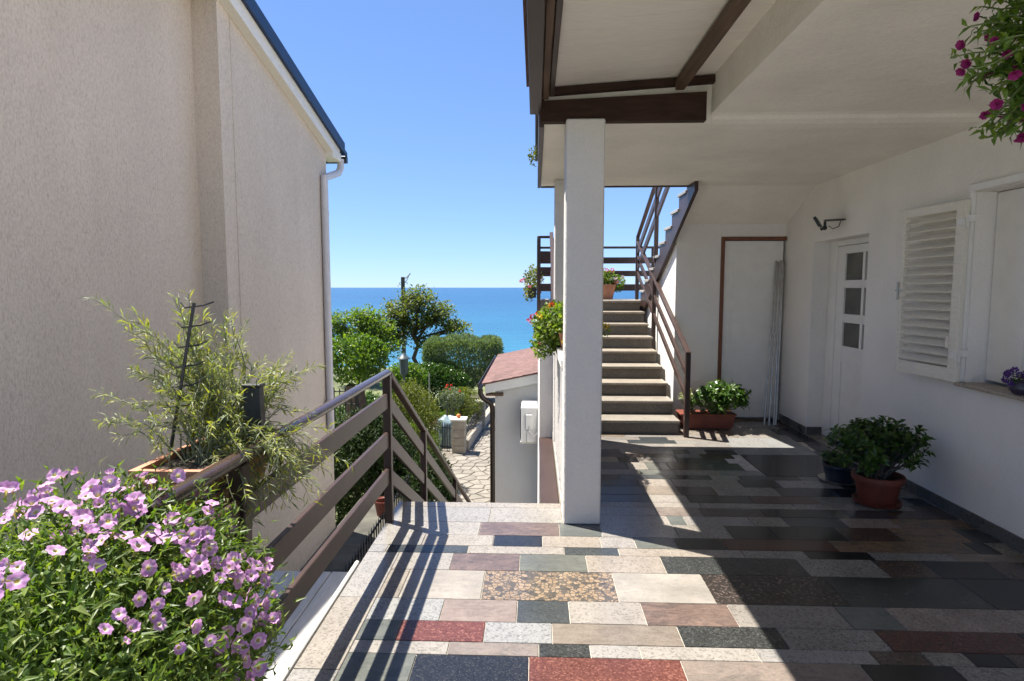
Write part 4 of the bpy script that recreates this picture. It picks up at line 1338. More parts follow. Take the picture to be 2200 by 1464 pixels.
for i, q in enumerate(PET_SPOTS):
    q = np.array(q)
    e_ = (q - np.array(PC)) / np.array(PR)
    q = np.array(PC) + np.array(PR) * e_ / max(1e-6, np.linalg.norm(e_)) * 1.04
    n_ = unit((q - np.array(PC)) / np.array(PR) ** 2)
    if (((q - np.array(PC2)) / np.array(PR2)) ** 2).sum() < 1.05:
        # the nearer half of the cushion stands proud here
        while (((q - np.array(PC2)) / np.array(PR2)) ** 2).sum() < 1.0:
            q = q + unit(np.array([0, -0.55, 0.55])) * 0.01
        n_ = unit((q - np.array(PC2)) / np.array(PR2) ** 2)
    q = q + n_ * random.uniform(0.0, 0.03)
    near = 0.74 if q[1] < 1.1 else 1.0          # younger blooms on the inner side
    if q[0] < -0.98 and q[1] < 0.97:
        continue
    nn = n_ + np.array([0.25, -0.45, 0.25]) + RNG.normal(size=3) * 0.38
    place(FM_PET if random.random() < 0.78 else FM_PET2, 'flower', pet, q, nn, near * random.uniform(0.62, 0.9))
    for k in range(2):
        if random.random() < 0.6:
            place(FM_PET if random.random() < 0.6 else FM_PET2, 'flower', pet, q + RNG.normal(size=3) * 0.035 + n_ * 0.01, nn + RNG.normal(size=3) * 0.4, near * random.uniform(0.42, 0.72))
for i in range(75):
    q, qn = ell_points(PC, PR, 1, 0.98, 0.62)
    if q[0][1] < 1.2:
        continue
    place(FM_PET if random.random() < 0.6 else FM_PET2, 'flower', pet, q[0] + qn[0] * random.uniform(0.0, 0.04), qn[0] + np.array([0, -0.2, 0.5]) + RNG.normal(size=3) * 0.4, random.uniform(0.6, 0.85))

# silvery plant in the terracotta trough hung on the railing -------------
lav = thing('silvery_plant', 'straggly silver-green plant in a terracotta trough hung on the railing', 'potted plant', (-1.13, 2.1, 0.80))
m = MB()
tz0, tz1 = 0.765, 0.965
a0, a1, b0, b1 = -1.19, -1.05, -1.235, -1.015
y0, y1, yb0, yb1 = 1.78, 2.26, 1.81, 2.23
outer_b = [(a0, yb0, tz0), (a1, yb0, tz0), (a1, yb1, tz0), (a0, yb1, tz0)]
outer_t = [(b0, y0, tz1 - 0.03), (b1, y0, tz1 - 0.03), (b1, y1, tz1 - 0.03), (b0, y1, tz1 - 0.03)]
lip = 0.012
lip_b = [(b0 - lip, y0 - lip, tz1 - 0.03), (b1 + lip, y0 - lip, tz1 - 0.03), (b1 + lip, y1 + lip, tz1 - 0.03), (b0 - lip, y1 + lip, tz1 - 0.03)]
lip_t = [(x, y, tz1 + 0.004) for x, y, z in lip_b]
in_t = [(b0 + 0.01, y0 + 0.01, tz1 + 0.004), (b1 - 0.01, y0 + 0.01, tz1 + 0.004), (b1 - 0.01, y1 - 0.01, tz1 + 0.004), (b0 + 0.01, y1 - 0.01, tz1 + 0.004)]
in_b = [(x, y, tz1 - 0.04) for x, y, z in in_t]
rings = [outer_b, outer_t, lip_b, lip_t, in_t, in_b]
vs = [p for r in rings for p in r]
fs = [(3, 2, 1, 0)]
for i in range(5):
    for k in range(4):
        a, b = i * 4 + k, i * 4 + (k + 1) % 4
        fs.append((a, b, b + 4, a + 4))
m.add(vs, fs)
m.build('trough', M['terracotta_pale'], lav)
m = MB()
m.add([(x, y, tz1 - 0.015) for x, y, z in in_t], [(0, 1, 2, 3)])
m.build('soil', M['soil'], lav)
m = MB()
m.box(-1.25, -1.0, 1.77, 2.27, 0.733, 0.761, 0.006)
m.build('saucer', M['terracotta_pale'], lav)
LAV_TIPS = [(-1.501, 2.0, 1.495), (-1.464, 1.95, 1.177), (-1.435, 1.95, 1.071), (-1.365, 1.9, 1.037), (-1.458, 2.1, 1.411), (-1.394, 2.05, 1.341), (-1.281, 2.1, 1.494), (-1.254, 2.15, 1.507), (-1.23, 2.05, 1.471), (-1.128, 2.2, 1.449), (-1.13, 2.15, 1.392), (-1.174, 2.3, 1.346), (-1.012, 2.35, 1.222), (-0.865, 2.4, 1.217), (-0.923, 2.4, 1.188), (-0.943, 2.35, 1.139), (-0.988, 2.4, 1.263), (-0.762, 2.1, 0.948), (-0.779, 2.0, 0.907), (-0.765, 2.0, 0.85), (-0.883, 1.9, 0.827), (-0.9, 1.85, 0.783), (-0.843, 2.0, 0.939), (-1.346, 2.1, 1.295), (-1.358, 2.05, 1.398), (-1.246, 2.2, 1.354), (-1.2, 2.2, 1.406), (-1.14, 2.3, 1.274), (-1.374, 2.0, 1.242), (-1.271, 1.95, 1.202)]
tips = [np.array(t) for t in LAV_TIPS]
for t in LAV_TIPS:
    for k in range(2):
        tips.append(np.array(t) * 0.75 + np.array((-1.12, 2.1, 1.05)) * 0.25 + RNG.normal(size=3) * 0.05)
for k in range(46):
    t = rdir(1)[0] * np.array([0.26, 0.34, 0.20]) * random.uniform(0.5, 1.0) + np.array((-1.12, 2.12, 1.10))
    if t[2] > 0.95:
        tips.append(t)
for k in range(44):
    tips.append(np.array((-0.92 + random.gauss(0, .07), 2.05 + random.gauss(0, .18), 0.88 + random.gauss(0, .07))))
PP, DD = [], []
m = MB()
for t in tips:
    b = np.array((-1.12 + random.uniform(-.07, .07), min(2.22, max(1.82, 2.1 + random.uniform(-.22, .25) + 0.3 * (t[1] - 2.1))), 0.95))
    hgt = max(0.03, 0.10 + 0.10 * (1.2 - t[2]))
    c = curve_pts(b, t, (0, 0, hgt), 9, 0.012)
    m.tube(c, [0.0028 - 0.0018 * i / 8 for i in range(9)], 5, False)
    L = np.linalg.norm(np.diff(c, axis=0), axis=1).sum()
    nl = int(L / 0.0085)
    s = np.linspace(0.15, 1.0, max(4, nl))
    for q in s:
        x = q * 8
        i = min(7, int(x))
        pt = c[i] + (c[i + 1] - c[i]) * (x - i)
        tg = unit(c[i + 1] - c[i])
        side = unit(np.cross(tg, rdir(1)[0]))
        PP.append(pt)
        DD.append(tg * 0.75 + side * 0.75)
m.build('stems', M['stem_grey'], lav, kind='stuff')
PP, DD = np.array(PP), np.array(DD)
V, F = leaves(PP, DD, RNG.normal(size=PP.shape) * 0.5 + np.array([0, 0, 1]), RNG.uniform(0.024, 0.056, len(PP)), RNG.uniform(0.0035, 0.0066, len(PP)), 0.15, 0.12, 0.5)
raw('foliage', V, F, L_SIL, lav, kind='stuff')
# wire holder
wh = thing('wire_pot_holder', 'black wire holder carrying the terracotta trough outside the railing', 'pot holder', (-1.13, 2.1, 0.73))
m = MB()
for z in (0.90,):
    m.tube([(-1.27, 1.73, z), (-0.985, 1.73, z), (-0.985, 2.30, z), (-1.27, 2.30, z), (-1.27, 1.73, z)], 0.006, 6)
m.build('ring', M['black_wire'], wh, True)
for x, y in ((-1.27, 1.73), (-1.27, 2.30), (-1.0, 1.74), (-1.0, 2.29), (-1.27, 2.02)):
    m = MB()
    m.tube([(x, y, 0.90), (x, y, 0.729), (-0.99, y, 0.726)], 0.006, 6)
    m.build('wire', M['black_wire'], wh, True)
# support stake with hoops
st = thing('plant_stake', 'thin dark ladder stake leaning in the silvery plant', 'plant support', (-1.20, 1.95, 0.98))
m = MB()
m.tube([(-1.218, 1.94, 0.985), (-1.149, 2.0, 1.478)], 0.0055, 6)
m.build('rod', M['black_wire'], st, True)
for k in range(6):
    t = 0.3 + k * 0.135
    a = Vector((-1.218, 1.94, 0.985)).lerp(Vector((-1.149, 2.0, 1.478)), t)
    m = MB()
    m.tube([a + Vector((-0.055, 0.02, 0.012)), a + Vector((-0.03, 0.0, -0.004)), a, a + Vector((0.035, 0.0, 0.004)), a + Vector((0.06, 0.02, 0.016))], 0.0028, 5)
    m.build('rung', M['black_wire'], st, True)
# dark tapered plastic spike
pk = thing('plant_marker', 'dark grey tapered plastic marker standing in the silvery plant', 'marker', (-1.0, 2.08, 0.95))
m = MB()
m.add([(-1.035, 2.070, 0.96), (-0.965, 2.070, 0.96), (-0.965, 2.110, 0.96), (-1.035, 2.110, 0.96), (-1.027, 2.074, 1.178), (-0.971, 2.074, 1.178), (-0.971, 2.106, 1.178), (-1.027, 2.106, 1.178)],
      [(0, 3, 2, 1), (4, 5, 6, 7), (0, 1, 5, 4), (1, 2, 6, 5), (2, 3, 7, 6), (3, 0, 4, 7)])
m.build('body', M['black_plastic'], pk)
m = MB()
m.box(-1.033, -0.965, 2.068, 2.112, 1.179, 1.19, 0.003)
m.build('cap', M['black_plastic'], pk)

# ---------------------------------------------------------------- potted shrubs
def pot_mesh(cx, cy, r0, r1, h, rim=0.02, rimh=0.045):
    prof = [(0.001, 0.012), (r0, 0.012), (r0 + 0.004, 0.02), (r1, h - rimh), (r1 + rim, h - rimh + 0.004), (r1 + rim + 0.004, h - 0.01), (r1 + rim, h), (r1 - 0.004, h), (r1 - 0.012, h - 0.05)]
    return MB().lathe(prof, cx, cy, 32)

def rosette_plant(parent, centre, radii, base, n_ros, n_leaf, L, Wd, mat, stem_mat, up=0.5, stem_r=0.008, zmin=0.0):
    PPs, DDs, NNs = [], [], []
    m = MB()
    for k in range(n_ros):
        d = rdir(1)[0]
        if d[2] < -0.35:
            d[2] *= -1
        c = np.array(centre) + d * np.array(radii) * (random.random() ** 0.33)
        if c[2] < zmin:
            c[2] = zmin + random.random() * 0.05
        pts = curve_pts(np.array(base) + RNG.normal(size=3) * 0.02, c, (0, 0, 0.0), 6, 0.008)
        m.tube(pts, [stem_r * (1 - 0.11 * i) for i in range(6)], 5, False)
        ax = unit(c - np.array(base) + np.array([0, 0, up * 0.3]))
        for j in range(n_leaf):
            sd_ = unit(np.cross(ax, rdir(1)[0]))
            el = random.uniform(-0.1, 0.85)
            dd = sd_ * math.cos(el) + ax * math.sin(el)
            PPs.append(c - ax * random.uniform(0.0, 0.05))
            DDs.append(dd)
            NNs.append(ax + RNG.normal(size=3) * 0.25)
    m.build('branches', stem_mat, parent, kind='stuff')
    P_ = np.array(PPs)
    V, F = leaves(P_, np.array(DDs), np.array(NNs), RNG.uniform(L * 0.6, L * 1.1, len(P_)), RNG.uniform(Wd * 0.7, Wd * 1.1, len(P_)), 0.12, 0.12, 0.62)
    return raw('foliage', V, F, mat, parent, kind='stuff')

bp = thing('potted_shrub', 'leafy green shrub in a red-brown plastic pot and saucer by the wall', 'potted plant', (2.43, 4.28, 0))
pot_mesh(2.43, 4.28, 0.115, 0.145, 0.215).build('pot', M['terracotta'], bp, True)
MB().lathe([(0.001, 0.001), (0.125, 0.001), (0.15, 0.012), (0.158, 0.03), (0.152, 0.031), (0.13, 0.011), (0.001, 0.011)], 2.43, 4.28, 32).build('saucer', M['terracotta'], bp, True)
m = MB()
m.lathe([(0.001, 0.185), (0.138, 0.185)], 2.43, 4.28, 24)
m.build('soil', M['soil'], bp)
rosette_plant(bp, (2.43, 4.30, 0.39), (0.36, 0.31, 0.22), (2.43, 4.28, 0.19), 190, 10, 0.075, 0.031, L_DARK, M['bark_grey'], zmin=0.215, stem_r=0.006)

sp_ = thing('potted_plant', 'small plant in a dark blue pot behind the big red-brown one', 'potted plant', (2.42, 4.78, 0))
pot_mesh(2.42, 4.78, 0.10, 0.125, 0.14, 0.008, 0.02).build('pot', M['pot_blue'], sp_, True)
MB().lathe([(0.001, 0.001), (0.12, 0.001), (0.155, 0.014), (0.158, 0.022), (0.15, 0.022), (0.12, 0.011), (0.001, 0.011)], 2.42, 4.78, 32).build('saucer', M['steel'], sp_, True)
MB().lathe([(0.001, 0.11), (0.12, 0.11)], 2.42, 4.78, 20).build('soil', M['soil'], sp_)
rosette_plant(sp_, (2.33, 4.76, 0.19), (0.13, 0.12, 0.07), (2.40, 4.78, 0.10), 16, 9, 0.07, 0.02, L_DARK, M['stem'], zmin=0.13)

tr = thing('plant_trough', 'terracotta trough with lush green plants at the foot of the stairs', 'potted plant', (1.86, 6.62, 0))
m = MB()
m.prism([(1.62, 0.01), (2.12, 0.01), (2.16, 0.15), (1.58, 0.15)], 'y', 6.50, 6.72)
m.box(1.57, 2.17, 6.49, 6.73, 0.151, 0.172, 0.004)
m.build('trough', M['terracotta'], tr)
rosette_plant(tr, (2.00, 6.55, 0.32), (0.32, 0.22, 0.19), (1.95, 6.6, 0.16), 110, 10, 0.095, 0.034, L_DARK, M['stem'], zmin=0.15)
rosette_plant(tr, (1.66, 6.58, 0.30), (0.10, 0.12, 0.20), (1.68, 6.6, 0.16), 22, 8, 0.06, 0.012, L_SIL, M['stem'], zmin=0.17)

# geraniums on the parapet -----------------------------------------------
CL_RED = cluster_mesh('red_flower_head', 0.030, P_RED, 18, 0.6, 3)
CL_PNK = cluster_mesh('pink_flower_head', 0.030, P_PNK, 18, 0.6, 4)
CL_YEL = cluster_mesh('yellow_flower_head', 0.028, P_YEL, 16, 0.6, 5)
CL_VIO = cluster_mesh('violet_flower_head', 0.026, P_VIO, 16, 0.6, 6)
CL_WHT = cluster_mesh('pale_flower_head', 0.026, P_WHT, 16, 0.6, 7)

def leafy(parent, c, r, n, L, Wd, mat, inner=0.3, up=0.4, zmin=None, spread=0.8):
    p, nr = ell_points(c, r, n, inner, zmin)
    d = nr * 0.6 + RNG.normal(size=p.shape) * spread + np.array([0, 0, up * 0.5])
    V, F = leaves(p, d, nr + RNG.normal(size=p.shape) * 0.6 + np.array([0, 0, up]), RNG.uniform(L * 0.6, L * 1.1, len(p)), RNG.uniform(Wd * 0.7, Wd * 1.1, len(p)), 0.15, 0.15, 0.5)
    return raw('foliage', V, F, mat, parent, kind='stuff')

ge = thing('geranium_box', 'window box of red and orange geraniums on the white parapet', 'potted plant', (0.27, 5.1, 1.047))
m = MB()
m.prism([(0.21, 1.048), (0.36, 1.048), (0.385, 1.17), (0.185, 1.17)], 'y', 4.75, 5.45)
m.build('planter', M['terracotta_pale'], ge)
leafy(ge, (0.19, 5.08, 1.22), (0.20, 0.42, 0.17), 1900, 0.055, 0.036, L_GERA)
leafy(ge, (0.07, 5.0, 1.06), (0.10, 0.25, 0.13), 320, 0.05, 0.026, L_GERA)
for k in range(17):
    q, qn = ell_points((0.17, 5.05, 1.20), (0.23, 0.42, 0.19), 1, 0.97)
    place([CL_RED, CL_RED, CL_RED, CL_PNK, CL_YEL][k % 5], 'flower_head', ge, q[0], qn[0] + np.array([0, 0, .3]), random.uniform(0.6, 0.95))
ge2 = thing('flowering_plant', 'yellow flowers peeping out behind the front column', 'potted plant', (0.55, 5.7, 0.98))
ge2.location = (0.36, 5.62, 1.047)
OFF[ge2.name_full] = Vector((0.36, 5.62, 1.047))
m = MB()
m.lathe([(0.05, 1.048), (0.07, 1.14), (0.075, 1.145), (0.06, 1.14)], 0.33, 5.66, 20)
m.build('pot', M['terracotta_pale'], ge2, True)
leafy(ge2, (0.46, 5.66, 1.12), (0.24, 0.14, 0.11), 360, 0.045, 0.02, L_BRIGHT)
for k in range(22):
    q, qn = ell_points((0.48, 5.64, 1.12), (0.24, 0.14, 0.11), 1, 0.97)
    place(CL_YEL, 'flower_head', ge2, q[0], qn[0], random.uniform(0.6, 0.9))

# landing pots -------------------------------------------------------------
lp = thing('landing_planter', 'terracotta planter of green plants and pink flowers on the stair landing', 'potted plant', (1.02, 9.5, 1.346))
m = MB()
m.add([(0.83, 9.38, 1.35), (1.19, 9.38, 1.35), (1.19, 9.62, 1.35), (0.83, 9.62, 1.35), (0.80, 9.35, 1.545), (1.225, 9.35, 1.545), (1.225, 9.65, 1.545), (0.80, 9.65, 1.545)],
      [(0, 3, 2, 1), (4, 5, 6, 7), (0, 1, 5, 4), (1, 2, 6, 5), (2, 3, 7, 6), (3, 0, 4, 7)])
m.box(0.79, 1.235, 9.34, 9.66, 1.547, 1.575, 0.004)
m.build('planter', M['terracotta_pale'], lp)
leafy(lp, (1.02, 9.48, 1.66), (0.26, 0.18, 0.12), 700, 0.07, 0.035, L_GERA)
leafy(lp, (1.28, 9.46, 1.60), (0.10, 0.14, 0.13), 160, 0.06, 0.03, L_GERA)
for k in range(14):
    q, qn = ell_points((1.05, 9.46, 1.66), (0.30, 0.18, 0.15), 1, 0.97, 1.6)
    place([CL_PNK, CL_WHT][k % 2], 'flower_head', lp, q[0], qn[0], random.uniform(0.8, 1.1))
lp2 = thing('hanging_flower_box', 'flower box with pink blooms hung outside the landing railing', 'potted plant', (0.0, 9.0, 1.45))
m = MB()
m.prism([(-0.10, 1.38), (0.01, 1.38), (0.02, 1.52), (-0.115, 1.52)], 'y', 8.85, 9.45)
m.build('planter', M['black_plastic'], lp2)
leafy(lp2, (-0.03, 9.1, 1.66), (0.13, 0.32, 0.20), 420, 0.06, 0.03, L_YEL)
leafy(lp2, (-0.08, 9.0, 1.46), (0.08, 0.25, 0.16), 160, 0.06, 0.03, L_YEL)
for k in range(12):
    q, qn = ell_points((-0.06, 9.05, 1.6), (0.15, 0.3, 0.24), 1, 0.97)
    place([CL_PNK, CL_YEL][k % 3 == 2], 'flower_head', lp2, q[0], qn[0], random.uniform(0.7, 1.0))
tw = thing('balcony_plant', 'yellow-green sprig hanging out over the upper balcony edge', 'potted plant', (0.0, 5.5, 2.7))
m = MB()
m.tube([(0.04, 5.5, 2.81), (0.0, 5.5, 2.80), (-0.02, 5.48, 2.72), (-0.03, 5.46, 2.66)], 0.003, 5)
m.build('stem', M['stem'], tw)
leafy(tw, (-0.022, 5.48, 2.69), (0.035, 0.05, 0.085), 90, 0.035, 0.018, L_YEL)
# violet flowers on the sill --------------------------------------------------
vp = thing('violet_pot', 'little dark pot of violet flowers on the window sill', 'potted plant', (2.80, 3.60, 0.912))
MB().lathe([(0.001, 0.914), (0.035, 0.914), (0.055, 0.935), (0.058, 0.955), (0.045, 0.985), (0.048, 0.992), (0.04, 0.99), (0.001, 0.98)], 2.82, 3.59, 24).build('pot', M['pot_purple'], vp, True)
leafy(vp, (2.82, 3.59, 1.0), (0.06, 0.06, 0.03), 80, 0.04, 0.012, L_DARK)
for k in range(26):
    q, qn = ell_points((2.82, 3.59, 1.005), (0.075, 0.075, 0.045), 1, 0.9, 0.985)
    place(CL_VIO, 'flower_head', vp, q[0], qn[0], random.uniform(0.55, 0.85))

# hanging basket, upper right ---------------------------------------------------
hb = thing('hanging_basket', 'hanging basket trailing magenta flowers from the porch ceiling', 'hanging basket', (1.42, 1.62, 2.05))
HC = (1.44, 1.62, 2.08)
m = MB()
m.lathe([(0.001, 1.98), (0.07, 1.985), (0.125, 2.04), (0.15, 2.13), (0.155, 2.14), (0.14, 2.13)], HC[0], HC[1], 24)
m.build('basket', M['black_plastic'], hb, True)
for k in range(3):
    t = k * 2.094 + 0.3
    m = MB()
    m.tube([(HC[0] + 0.15 * math.cos(t), HC[1] + 0.15 * math.sin(t), 2.14), (HC[0], HC[1], 2.56)], 0.003, 5)
    m.build('chain', M['black_wire'], hb)
m = MB()
m.tube([(HC[0], HC[1], 2.56), (HC[0], HC[1], 2.64)], 0.005, 6)
m.build('hook', M['black_wire'], hb)
PPs, DDs = [], []
m = MB()
ends = [(1.03, 1.60, 2.10), (1.06, 1.58, 2.06), (1.08, 1.62, 2.18), (1.10, 1.6, 2.24), (1.13, 1.6, 2.01), (1.17, 1.58, 1.96), (1.23, 1.6, 1.88), (1.25, 1.6, 1.93), (1.20, 1.6, 2.30), (1.14, 1.62, 2.20), (1.26, 1.58, 2.34), (1.10, 1.57, 2.12), (1.19, 1.6, 2.12), (1.15, 1.62, 2.28)]
for k in range(90):
    q, qn = ell_points((1.42, 1.62, 2.12), (0.32, 0.28, 0.30), 1, 0.75)
    ends.append(tuple(q[0]))
for k in range(40):
    ends.append((1.25 + random.gauss(0, .06), 1.6 + random.gauss(0, .07), 2.10 + random.gauss(0, .14)))
for k in range(70):
    ends.append((1.30 + random.gauss(0, .05), 1.62 + random.gauss(0, .08), 2.12 + random.gauss(0, .15)))
for e_ in ends:
    e_ = (max(e_[0], 1.03), e_[1], max(e_[2], 1.925 + 0.25 * max(0.0, 1.26 - e_[0])))
    b = np.array((HC[0] + random.uniform(-.08, .08), HC[1] + random.uniform(-.08, .08), 2.12))
    c = curve_pts(b, e_, (0, 0, 0.05), 8, 0.01)
    m.tube(c, [0.004 - 0.0003 * i for i in range(8)], 5, False)
    for q in np.linspace(0.3, 1.0, 24):
        x = q * 7
        i = min(6, int(x))
        PPs.append(c[i] + (c[i + 1] - c[i]) * (x - i))
        DDs.append(unit(c[i + 1] - c[i]) * 0.5 + unit(np.cross(c[i + 1] - c[i], rdir(1)[0])) * 0.8)
    if random.random() < 0.38:
        tip = c[-1]
        for j in range(random.choice([1, 1, 2])):
            place(FM_MAG, 'flower', hb, tip + RNG.normal(size=3) * 0.02, unit(c[-1] - c[-2]) + np.array([-0.1, -0.5, 0]) + RNG.normal(size=3) * 0.5, random.uniform(0.5, 0.8))
m.build('stems', M['stem'], hb, kind='stuff')
PPs, DDs = np.array(PPs), np.array(DDs)
V, F = leaves(PPs, DDs, RNG.normal(size=PPs.shape) * 0.6 + np.array([0, 0, 1]), RNG.uniform(0.022, 0.05, len(PPs)), RNG.uniform(0.007, 0.015, len(PPs)), 0.15, 0.2, 0.5)
raw('foliage', V, F, L_BRIGHT, hb, kind='stuff')
leafy(hb, (1.36, 1.62, 2.12), (0.16, 0.2, 0.24), 900, 0.055, 0.016, L_DARK)

# flood lamp with solar panel -----------------------------------------------------
fl = thing('wall_lamp', 'small black floodlight on a wall bracket above the door', 'lamp', (2.829, 5.72, 2.14))
m = MB()
m.bar((2.825, 5.70, 2.147), (2.70, 5.82, 2.15), 0.11, 0.010, 0.003)
m.build('bracket', M['black_plastic'], fl)
m = MB()
m.frame_box((2.665, 5.90, 2.145), (Vector((0.5, 0.86, 0)).normalized(), Vector((-0.75, 0.43, -0.5)).normalized(), Vector((-0.43, 0.25, 0.87)).normalized()), (0.075, 0.014, 0.05), 0.004)
hd = m.build('lamp_head', M['black_plastic'], fl)
m = MB()
m.frame_box(Vector((2.665, 5.90, 2.145)) + Vector((-0.75, 0.43, -0.5)).normalized() * 0.0148, (Vector((0.5, 0.86, 0)).normalized(), Vector((-0.75, 0.43, -0.5)).normalized(), Vector((-0.43, 0.25, 0.87)).normalized()), (0.065, 0.001, 0.042))
m.frame_box(Vector((2.665, 5.90, 2.145)) - Vector((-0.75, 0.43, -0.5)).normalized() * 0.0148, (Vector((0.5, 0.86, 0)).normalized(), Vector((-0.75, 0.43, -0.5)).normalized(), Vector((-0.43, 0.25, 0.87)).normalized()), (0.065, 0.001, 0.042))
m.build('lens', M['lamp_lens'], hd)
m = MB()
m.sphere((2.70, 5.83, 2.085), 0.022, 12, 8)
m.tube([(2.70, 5.83, 2.145), (2.70, 5.83, 2.10)], 0.012, 8)
m.tube([(2.685, 5.83, 2.08), (2.665, 5.83, 2.07)], 0.014, 8)
m.build('motion_sensor', M['black_plastic'], fl, True)
m = MB()
m.tube([(2.72, 5.80, 2.10), (2.75, 5.78, 2.07), (2.79, 5.75, 2.09), (2.80, 5.74, 2.14)], 0.004, 6)
m.build('cable', M['black_wire'], fl, True)

# metal poles leaning in the corner ------------------------------------------------
for k, (xb, yb, xt, yt, zt) in enumerate([(2.555, 6.74, 2.715, 6.985, 1.80), (2.60, 6.72, 2.74, 6.98, 1.79), (2.655, 6.73, 2.765, 6.975, 1.805), (2.69, 6.76, 2.79, 6.97, 1.785)]):
    lab = ['tall thin metal pole leaning in the corner, first from the stairs', 'tall thin metal pole leaning in the corner, second from the stairs', 'tall thin metal pole leaning in the corner, third from the stairs', 'tall thin metal pole leaning in the corner, closest to the door'][k]
    po = thing('metal_pole', lab, 'pole', (xb, yb, 0), 'metal poles leaning in the corner')
    a, b = Vector((xb, yb, 0.002)), Vector((xt, yt, zt))
    m = MB()
    m.tube([a, a.lerp(b, 0.55)], 0.011, 8)
    m.tube([a.lerp(b, 0.55), b], 0.009, 8)
    m.build('tube', M['steel'], po, True)
    m = MB()
    m.tube([a.lerp(b, 0.54), a.lerp(b, 0.56)], 0.014, 8)
    m.build('collar', M['steel'], po, True)
    m = MB()
    m.tube([b, b + (b - a).normalized() * 0.03], 0.0115, 8)
    m.build('tip', M['steel'], po, True)

# ================================================================== GARDEN BELOW
# crazy paving path
path = MB()
path.add([(-3.2, 8.6, GZ + 0.006), (-0.0, 8.6, GZ + 0.006), (-0.0, 24, GZ + 0.006), (-3.2, 24, GZ + 0.006)], [(0, 1, 2, 3)])
path = path.build('garden_path', M['stone_joint'], kind='structure', label='crazy paved garden path between wall and outbuilding')
r3 = random.Random(3)
seeds = []
sx, sy = 0.25, 0.30
for iy in range(-1, 26):
    for ix in range(-1, 9):
        seeds.append((-2.3 + (ix + 0.5 * (iy % 2)) * sx + r3.uniform(-.09, .09), 11.0 + iy * sy + r3.uniform(-.11, .11)))
def clip(poly, nx, ny, d):
    out = []
    for i in range(len(poly)):
        a, b = poly[i], poly[(i + 1) % len(poly)]
        da, db = a[0] * nx + a[1] * ny - d, b[0] * nx + b[1] * ny - d
        if da <= 0:
            out.append(a)
        if (da < 0) != (db < 0) and abs(da - db) > 1e-12:
            t = da / (da - db)
            out.append((a[0] + (b[0] - a[0]) * t, a[1] + (b[1] - a[1]) * t))
    return out
for (px_, py_) in seeds:
    if not (-2.25 < px_ < -0.62 and 10.9 < py_ < 18.3):
        continue
    poly = [(px_ - .5, py_ - .5), (px_ + .5, py_ - .5), (px_ + .5, py_ + .5), (px_ - .5, py_ + .5)]
    for (qx, qy) in seeds:
        dx, dy = qx - px_, qy - py_
        L = math.hypot(dx, dy)
        if 0 < L < 1.0:
            poly = clip(poly, dx / L, dy / L, (px_ + qx) / 2 * dx / L + (py_ + qy) / 2 * dy / L - 0.012)
            if len(poly) < 3:
                break
    if len(poly) < 3:
        continue
    cx, cy = sum(p[0] for p in poly) / len(poly), sum(p[1] for p in poly) / len(poly)
    z1 = GZ + 0.026 + r3.uniform(-.003, .003)
    n = len(poly)
    top = [(cx + (x - cx) * 0.94, cy + (y - cy) * 0.94, z1) for x, y in poly]
    bot = [(x, y, GZ + 0.010) for x, y in poly]
    m = MB()
    m.add(top + bot, [tuple(range(n))] + [(i, n + i, n + (i + 1) % n, (i + 1) % n) for i in range(n)])
    m.build('paving_stone', M['stone'], path, origin=(cx, cy, GZ))

def pier(name, label, x, y, w, h, nblk, group=None):
    p = thing(name, label, 'pier', (x, y, GZ), group)
    bh = (h - 0.06) / nblk
    for k in range(nblk):
        m = MB()
        d = random.uniform(-0.004, 0.004)
        m.box(x - w / 2 + d, x + w / 2 + d, y - w / 2, y + w / 2, GZ + k * bh + 0.004, GZ + (k + 1) * bh - 0.004, 0.012)
        m.build('block', M['block'], p, origin=(x, y, GZ + k * bh))
    m = MB()
    m.box(x - w / 2 + 0.012, x + w / 2 - 0.012, y - w / 2 + 0.012, y + w / 2 - 0.012, GZ, GZ + h - 0.06)
    m.build('mortar', M['stone_joint'], p)
    m = MB()
    m.box(x - w / 2 - 0.035, x + w / 2 + 0.035, y - w / 2 - 0.035, y + w / 2 + 0.035, GZ + h - 0.06, GZ + h, 0.01)
    m.build('cap', M['cap'], p)
    return p
pier('gate_pier', 'pale stone gate pier with an orange ball on its cap', -1.94, 15.2, 0.34, 0.90, 4)
pier('gate_pier', 'farther slender stone pier beside the clipped bush', -1.63, 17.9, 0.28, 0.86, 7)
pier('gate_pier', 'short pale gate pier half hidden behind the sloping railing', -2.83, 15.5, 0.30, 0.55, 3)
m = MB()
m.sphere((-1.95, 15.2, GZ + 0.955), 0.058, 14, 10, (1, 1, 0.92))
tag(m.build('orange_ball', M['orange'], None, True, origin=(-1.95, 15.2, GZ + 0.9)), 'small orange ball lying on the stone gate pier', 'ball')
# low wall with arched iron fence
lw = thing('garden_wall', 'low sandstone wall with arched iron fence between the stone piers', 'wall', (-1.7, 16.5, GZ))
for (xa, ya, xb, yb, n) in ((-1.80, 15.38, -1.65, 17.75, 5), (-1.60, 18.06, -1.40, 20.4, 5)):
    for k in range(n):
        a, b = k / n, (k + 1) / n
        m = MB()
        m.bar((xa + (xb - xa) * a, ya + (yb - ya) * a + 0.004, GZ + 0.14), (xa + (xb - xa) * b, ya + (yb - ya) * b - 0.004, GZ + 0.14), 0.18, 0.28, 0.012)
        m.build('block', M['block'], lw, origin=(xa, ya + (yb - ya) * a, GZ))
m = MB()
for k in range(2):
    h0 = 0.30 + 0.14 * k
    pts = []
    for i in range(9):
        t = i / 8
        pts.append((-1.80 + 0.15 * t, 15.40 + 2.32 * t, GZ + h0 + 0.16 * math.sin(math.pi * t) + 0.05))
    m.tube(pts, 0.011, 5)
m.build('fence_arch', M['iron'], lw)
